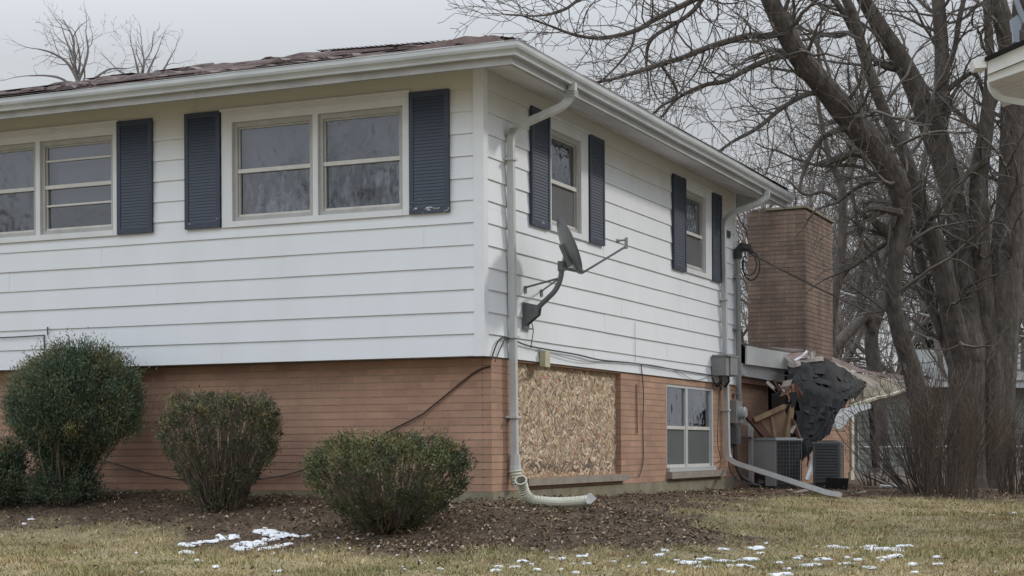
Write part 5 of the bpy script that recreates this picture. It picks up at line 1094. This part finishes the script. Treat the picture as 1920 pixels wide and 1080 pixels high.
big_tree('bare_tree', 'slender forked bare tree rising straight behind the right side of the brick chimney', [[(1550,905,17,33),(1552,760,14,33),(1556,650,12,33),(1562,560,11,33),(1573,515,10,33),(1580,445,8.5,33),(1580,376,8,33),(1578,345,7.5,33),(1562,315,5.5,33),(1551,280,5,33),(1535,200,4,33),(1528,120,2.5,33)],
  [(1578,345,6.5,33),(1596,322,5.5,33),(1605,280,5,33),(1612,200,4,33),(1625,120,3,33)], [(1570,525,9,33),(1600,485,8.5,33),(1638,445,8,33.3),(1677,404,7,33.6),(1720,340,5,33.8),(1740,260,4,34)]],
  [[(1580,380,4,33),(1545,360,3.5,33),(1510,365,3,33),(1480,340,2,33)], [(1638,445,5,33.3),(1650,500,4,33.3),(1680,520,3,33.3)], [(1580,440,4,33),(1612,425,3.5,33),(1650,370,2.5,33)]], 1.6, 81, .9, prune=None)
big_tree('bare_tree', 'crooked bare tree with a low limb reaching left behind the collapsed roof', [[(1650,905,20,37),(1648,800,17,37),(1642,706,15,37),(1634,630,13,37),(1655,566,10,37),(1672,500,8,37),(1668,420,7,37),(1690,330,5,37),(1700,220,3,37)],
  [(1636,640,9,37),(1625,594,10,36.8),(1590,624,10.5,36.5),(1564,652,11,36.2),(1530,690,11,36)], [(1634,630,7,37),(1612,560,6,37),(1618,480,5,37),(1605,400,4,37),(1590,310,2.5,37)]],
  [[(1655,566,5,37),(1700,540,4,37),(1740,500,3,37)]], 1.6, 83, .9)
TWIG, BARK = TWIG_, BARK_
# far woods low behind the houses: nobody could count these
S = Seg(); rr = random.Random(77)
for k in range(150):
    d = rr.uniform(85, 120); P = at(rr.uniform(1280, 2050), 860, d); z0 = float(ground_z(P[0], P[1])); grow(S, (P[0], P[1], z0), (0, 0, 1), rr.uniform(4, 8), .10, 2, rr, 1.1, .12, .05, .7, .022, .8)
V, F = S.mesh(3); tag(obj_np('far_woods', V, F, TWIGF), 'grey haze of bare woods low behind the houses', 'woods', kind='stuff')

# twiggy shrubs round the trunks
def twig_shrub(label, u, v, H, W, n, seed, m=SHRUBT, lean=.25, arch=.0, lvl=2, r0=.010, name='twiggy_shrub'):
    rr = random.Random(seed); P0, d = ghit(u, v); t = thing(name, P0, label, 'shrub', 'leafless shrubs at the foot of the trees'); S = Seg()
    for k in range(n):
        a_ = rr.uniform(0, 2*math.pi); q = W*.5*math.sqrt(rr.random()); x_, y_ = P0[0]+math.cos(a_)*q*.9, P0[1]+math.sin(a_)*q*.9
        dd = np.array([math.cos(a_)*lean*rr.uniform(.2, 1.3)+rr.gauss(0, .1), math.sin(a_)*lean*rr.uniform(.2, 1.3)+rr.gauss(0, .1), 1.])+R0*(-arch)*rr.uniform(.3, 1.2); dd /= np.linalg.norm(dd)
        grow(S, (x_, y_, float(ground_z(x_, y_))-.03), tuple(dd), H*rr.uniform(.65, 1.05), r0*rr.uniform(.6, 1.3), lvl, rr, .16, .09, .03-arch*.03, .45, .0035, .75)
    V, F = S.mesh(3); obj_np('stem', V, F, m, t); print('shrub', len(S.a)); return t
twig_shrub('tall brown twiggy shrub growing in front of the forked tree trunks', 1782, 934, 1.55, 1.0, 62, 5, lean=.10, r0=.008)
twig_shrub('short brown twiggy shrub at the right edge beside the broadest trunk', 1915, 925, 1.1, .7, 80, 6, lean=.08, r0=.008)
twig_shrub('dark arching shrub stems fanning out left of the bent trunk', 1722, 928, 1.55, .35, 34, 7, m=TWIG, lean=.45, arch=.45, lvl=2, r0=.016)
twig_shrub('thin tangled shrub between the bent trunk and the forked trunk', 1765, 925, 1.0, .5, 40, 8, m=TWIG, lean=.3)
twig_shrub('small clump of dead stalks at the foot of the wing corner', 1640, 912, .55, .5, 22, 9, m=TWIG, lean=.5, arch=.1)
# dark post beyond the wing, leaning
mb = MB(); mb.tube([at(1641, 877, 25.6), at(1638, 830, 25.5), at(1633, 766, 25.4), at(1628, 750, 25.3)], [.045, .05, .045, .04], 7); tag(obj('broken_post', mb, BARK, base=tuple(at(1641, 877, 25.6))), 'dark broken post hanging below the mossy roof edge', 'post')

# ------------------------------------------------------------ NEIGHBOURING BUILDINGS AND FENCE
SAGE = mat('sage_grey_siding', (.21, .225, .20), .8, .08, 2); ROOFG = mat('far_grey_roof', (.20, .21, .205), .9, .12, 2)
nb = at(1780, 895, 40); nb[2] = -1.5; hb = thing('neighbour_house', nb, 'low sage grey sided house with white trim seen behind the tree trunks', 'house')
def nbp(u, v, d=40): return at(u, v, d)
mb = MB(); a_, b_ = at(1560, 860, 39.5), at(2100, 860, 42.5); dv = (b_-a_); dv[2] = 0; Lh = np.linalg.norm(dv); dv /= Lh; nv_ = np.array([dv[1], -dv[0], 0.]); 
z0, z1 = -1.6, .60; k = 0
while z0+k*.15 < z1: 
    z_ = z0+k*.15; p = a_.copy(); p[2] = z_+.075; c_ = p+dv*Lh/2; mb.obox(c_, dv*Lh/2, nv_*.02+np.array([0, 0, .0]), np.array([0, 0, .072])+nv_*-.012); k += 1
mb.obox(a_+dv*Lh/2+np.array([0, 0, 0])*0-nv_*.1+np.array([0, 0, (z0+z1)/2-a_[2]]), dv*Lh/2, nv_*.07, np.array([0, 0, (z1-z0)/2])); obj('wall', mb, SAGE, hb)
mb = MB(); p = a_.copy(); p[2] = z1+.08; mb.obox(p+dv*Lh/2+nv_*.4, dv*(Lh/2+.4), nv_*.03, np.array([0, 0, .09])); mb.obox(p+dv*Lh/2+nv_*.2+np.array([0, 0, -.08]), dv*(Lh/2+.4), nv_*.22, np.array([0, 0, .01])); obj('fascia', mb, TRIM, hb)
mb = MB(); p = a_.copy(); p[2] = z1+.18; q0 = p+nv_*.45-dv*.4+dv*3.0; q1 = p+nv_*.45+dv*(Lh+.4); up_ = -nv_*3.6+np.array([0, 0, .95]); mb.slab([q0, q1, q1+up_, q0+up_+dv*1.2], (0, 0, -.05)); obj('roof', mb, ROOFG, hb)
for (s_, z_, w_) in ((2.4, .18, .34), (4.33, .22, .42)):
    mb = MB(); p = a_+dv*s_; p[2] = z_; mb.obox(p+nv_*.035, dv*w_/2, nv_*.02, np.array([0, 0, .28])); wn = obj('window', mb, TRIM, hb); mb = MB(); mb.obox(p+nv_*.058, dv*(w_/2-.07), nv_*.004, np.array([0, 0, .21])); obj('pane', mb, mat('far_dark_pane', (.05, .055, .06), .2), wn)
# evergreen far behind
rr = np.random.default_rng(5); P0 = at(1745, 860, 58); n = 3500; h = rr.random(n); th = rr.uniform(0, 6.283, n); rad = 1.6*(1.05-h)*(.5+.5*rr.random(n)); C_ = np.stack([P0[0]+np.cos(th)*rad, P0[1]+np.sin(th)*rad, -1.3+h*5.4], 1)
V, T, cc = flakes(C_[:, 0], C_[:, 1], C_[:, 2], rr.uniform(.1, .3, n), rr.uniform(.05, .12, n), np.array([.03, .045, .025])*rr.uniform(.5, 1.5, n)[:, None], 1.0, .1)
et = thing('evergreen_tree', (P0[0], P0[1], -1.4), 'dark evergreen far behind the trunks above the neighbour roof', 'tree'); obj_np('crown', V, T, LEAF, et, cols=cc); mb = MB(); mb.tube([(P0[0], P0[1], -1.5), (P0[0], P0[1], 3)], [.15, .04], 6); obj('trunk', mb, BARKF, et)
# chain link fence
fa_, fb_ = at(1560, 842, 31), at(2050, 848, 29); fz = -.86; ft = thing('chain_link_fence', (*fa_[:2], -1.5), 'low galvanised chain link fence behind the wing and the trunks', 'fence'); GALV = mat('galvanised_pipe', (.42, .43, .43), .4, .1, 5, metal=.3)
mb = MB(); mb.tube([(fa_[0], fa_[1], fz), (fb_[0], fb_[1], fz)], .022, 6); obj('rail', mb, GALV, ft)
dvf = fb_-fa_; dvf[2] = 0; Lf = np.linalg.norm(dvf); dvf /= Lf
for i in range(6):
    mb = MB(); p = fa_+dvf*(.2+i*.95*1.0); p = fa_+dvf*Lf*(i/5.); mb.tube([(p[0], p[1], -1.55), (p[0], p[1], fz+.03)], .025, 6); obj('post', mb, GALV, ft)
S = Seg(); sp_ = .06; nI = int(Lf/sp_)
for i in range(nI+12):
    for sg in (1, -1):
        s0_ = i*sp_ if sg > 0 else i*sp_; p = fa_+dvf*s0_; q = fa_+dvf*(s0_+sg*.66); p = (p[0], p[1], fz-.66); q = (q[0], q[1], fz); S.add(p, q, .0022, .0022)
V, F = S.mesh(3); obj_np('mesh', V, F, GALV, ft)
# neighbour's eave, top right
ne = thing('right_hand_house', at(1990, 180, 13.5), 'beige boxed eave corner of the next house at the upper right edge', 'house eave')
d0 = 13.0
mb = MB(); mb.slab([at(1851, 107, d0), at(1990, 47, d0), at(1990, 84, d0), at(1853, 139, d0)], F_*.03); mb.slab([at(1853.5, 141, d0+.04), at(1990, 86, d0+.04), at(1990, 108, d0+.04), at(1854, 154, d0+.04)], F_*.03); obj('rake_board', mb, WHITE, ne)
NSOF = mat('beige_soffit_panel', (.44, .41, .37), .7, .08, 4)
mb = MB(); A_, B_ = at(1855, 154, d0+.08), at(1992, 110, d0+.08); bk = at(1880, 192, 14.05)-at(1855, 154, d0+.08); bk[2] = 0
for k in range(7):
    t0, t1 = k/7, (k+.96)/7; mb.slab([A_+bk*t0, B_+bk*t0, B_+bk*t1, A_+bk*t1], (0, 0, .01))
mb.slab([A_+(0, 0, .012), B_+(0, 0, .012), B_+bk+(0, 0, .012), A_+bk+(0, 0, .012)], (0, 0, .01)); obj('soffit', mb, NSOF, ne)
mb = MB(); mb.slab([at(1846, 107, d0-.05), at(1990, 43, d0-.05), at(1990, 43, d0-.05)+(at(1880, 192, 14.05)-at(1855, 154, d0+.08))*(1, 1, 0), at(1846, 107, d0-.05)+(at(1880, 192, 14.05)-at(1855, 154, d0+.08))*(1, 1, 0)], (0, 0, -.03)); obj('roof', mb, SHINK, ne)
mb = MB(); prof = [(1850,103),(1822,112),(1828,128),(1850,126)]; mb.slab([at(u, v, d0-.02) for u, v in prof], F_*.16+R0*.02); obj('gutter', mb, WHITE, ne)
mb = MB(); mb.tube(pth([at(1857, 150, d0+.3), at(1859, 166, d0+.3), at(1873, 184, d0+.3), at(1905, 190, d0+.35), at(1990, 202, d0+.45)], 4), .034, 4, flat=.8, up=F_); obj('downspout', mb, PIPE, ne)
mb = MB(); wp = at(1985, 110, d0+.75); Fw = wp-CAM; Fw[2] = 0; Fw /= np.linalg.norm(Fw); Rw = np.array([Fw[1], -Fw[0], 0.]); wp[2] = 0; zt_ = float(at(1990, 108, d0)[2])-.02; zz = -1.9
while zz < zt_-.05:
    zn = min(zz+.2, zt_); mb.obox(wp+Rw*2.4+Fw*1.8+np.array([0, 0, (zz+zn)/2]), Rw*2.4, Fw*1.8, (0, 0, (zn-zz)/2-.004)); mb.obox(wp+Rw*2.4+Fw*1.8+np.array([0, 0, zz+.012]), Rw*2.412, Fw*1.812, (0, 0, .012)); zz = zn
obj('wall', mb, SID, ne); mb = MB(); mb.obox(wp+Rw*.03+Fw*.03+np.array([0, 0, (zt_-1.9)/2]), Rw*.055, Fw*.055, (0, 0, (zt_+1.9)/2)); obj('corner_board', mb, CORN, ne)
dm = thing('roof_antenna_mount', at(1903, 80, d0+.4), 'blue grey antenna mount standing on the roof edge at the upper right corner', 'antenna mount')
BG = mat('blue_grey_steel', (.22, .25, .29), .45, .1, 6); q = d0+.4
mb = MB(); mb.bar(at(1896, -25, q), at(1921, 42, q), .035, .03); mb.bar(at(1893, -30, q), at(1912, 20, q), .012, .012); obj('strut', mb, BG, dm)
mb = MB(); mb.slab([at(1896, 36, q), at(1907, 28, q), at(1917, 38, q), at(1914, 56, q), at(1899, 58, q)], F_*.05); mb.bar(at(1904, 56, q), at(1905, 80, q), .05, .035, up=R0); obj('bracket', mb, BG, dm)

# ------------------------------------------------------------ SNOW
SNOW = mat('old_snow', (.70, .72, .75), .75, .04, 20, bump=.004, bscale=50, spec=.2)
def snow_mesh(blobs, label=None, group=None, kind=None, seed=1):
    rr = random.Random(seed); mb = MB(); base = None
    for (u, v, w_) in blobs:
        P, d = ghit(u, v); W = w_*px(d)*1.05; 
        for k in range(rr.randint(4, 7) if w_ > 14 else rr.randint(1, 2)):
            c_ = P+R0*rr.uniform(-.95, .95)*W*(k > 0)+F_*rr.uniform(-1.1, 1.1)*W*(k > 0); Wk = W*(.62 if k == 0 else rr.uniform(.12, .42)); n_ = 30; hh = min(.024, .008+Wk*.10)*rr.uniform(.7, 1.2); ph = [rr.uniform(0, 6.28) for _ in range(4)]
            if base is None: base = (c_[0], c_[1], float(gz(c_[0], c_[1])))
            vs = []
            for ring, (rf, hf) in enumerate(((1.03, -.35), (1.0, .25), (.86, .72), (.6, .95), (.3, 1.05))):
                for i in range(n_):
                    th = 2*math.pi*i/n_; ir = max(.25, 1+.30*math.sin(2*th+ph[0])+.26*math.sin(3*th+ph[1])+.18*math.sin(5*th+ph[2])+.12*math.sin(9*th+ph[3]))
                    x_ = c_[0]+R0[0]*math.cos(th)*Wk*rf*ir+F_[0]*math.sin(th)*Wk*.8*rf*ir; y_ = c_[1]+R0[1]*math.cos(th)*Wk*rf*ir+F_[1]*math.sin(th)*Wk*.8*rf*ir
                    vs.append((x_, y_, float(gz(x_, y_))+.010+hh*hf*rr.uniform(.85, 1.15)))
            vs.append((c_[0], c_[1], float(gz(c_[0], c_[1]))+.010+hh*1.05)); fs = [(r_*n_+i, r_*n_+(i+1) % n_, (r_+1)*n_+(i+1) % n_, (r_+1)*n_+i) for r_ in range(4) for i in range(n_)]+[(4*n_+i, 4*n_+(i+1) % n_, 5*n_) for i in range(n_)]
            mb.add(vs, fs)
    o = obj('snow_patch' if kind is None else 'snow_crumbs', mb, SNOW, base=base, smooth=True); return tag(o, label, 'snow', group, kind)
def snow(blobs, label, group, seed):
    for i, b_ in enumerate(blobs): snow_mesh([b_], label, group, seed=seed*50+i)
G_ = 'melting snow patches on the lawn'
snow([(380,1018,36),(430,1014,24),(474,1022,34),(518,1005,36),(548,1009,22),(500,1030,28),(452,1030,16),(352,1039,20),(412,1007,12)], 'piece of the broken snow patch on the lawn between the middle and right bushes', 'broken snow patch near the bushes', seed=2)
snow([(1575,1032,24),(1616,1028,28),(1650,1036,34),(1674,1049,26),(1697,1028,18),(1610,1050,14),(1584,1060,13)], 'piece of the largest spread of old snow on the lawn below the tree trunks', 'largest spread of lawn snow', seed=3)
snow([(1519,1060,30),(1543,1052,15),(1477,1067,13),(1462,1078,26),(1496,1050,8)], 'piece of the remnant snow on the lawn just left of the largest spread', 'lawn snow left of the largest spread', seed=4)
snow([(1356,1054,21),(1399,1053,18),(1393,1066,17),(1367,1066,12),(1354,1032,11)], 'piece of the remnant snow on the lawn below the far downspout end', 'lawn snow below the far downspout', seed=5)
snow([(1292,1060,20),(1312,1066,18),(1312,1050,14),(1266,1053,10),(1236,1042,12),(1247,1034,9)], 'piece of the remnant snow on the lawn directly below the lower double window', 'lawn snow below the double window', seed=6)
rr0 = random.Random(8)
snow_mesh([(57,978,10),(45,984,6),(150,990,5),(405,1066,11),(518,1073,12),(370,1055,9),(495,994,9),(1208,1063,11),(1425,1034,17),(1427,1041,9),(1633,1068,13),(1759,1062,12),(1258,1077,11),(1588,1048,8),(1530,1027,6),(1437,1021,5),(825,1070,8),(1035,1049,6),(1075,1058,8),(1100,1062,11),(1150,1057,9),(928,1076,14),(1008,1074,10),(1860,968,9),(1900,966,11)]+[(rr0.uniform(880, 1760), rr0.uniform(1045, 1077), rr0.uniform(7, 13)) for _ in range(22)]+[(rr0.uniform(100, 1880), rr0.uniform(1015, 1078), rr0.uniform(1.5, 4)) for _ in range(60)], 'scattered small crumbs of old snow', kind='stuff', seed=9)
print('objects', len(bpy.data.objects))
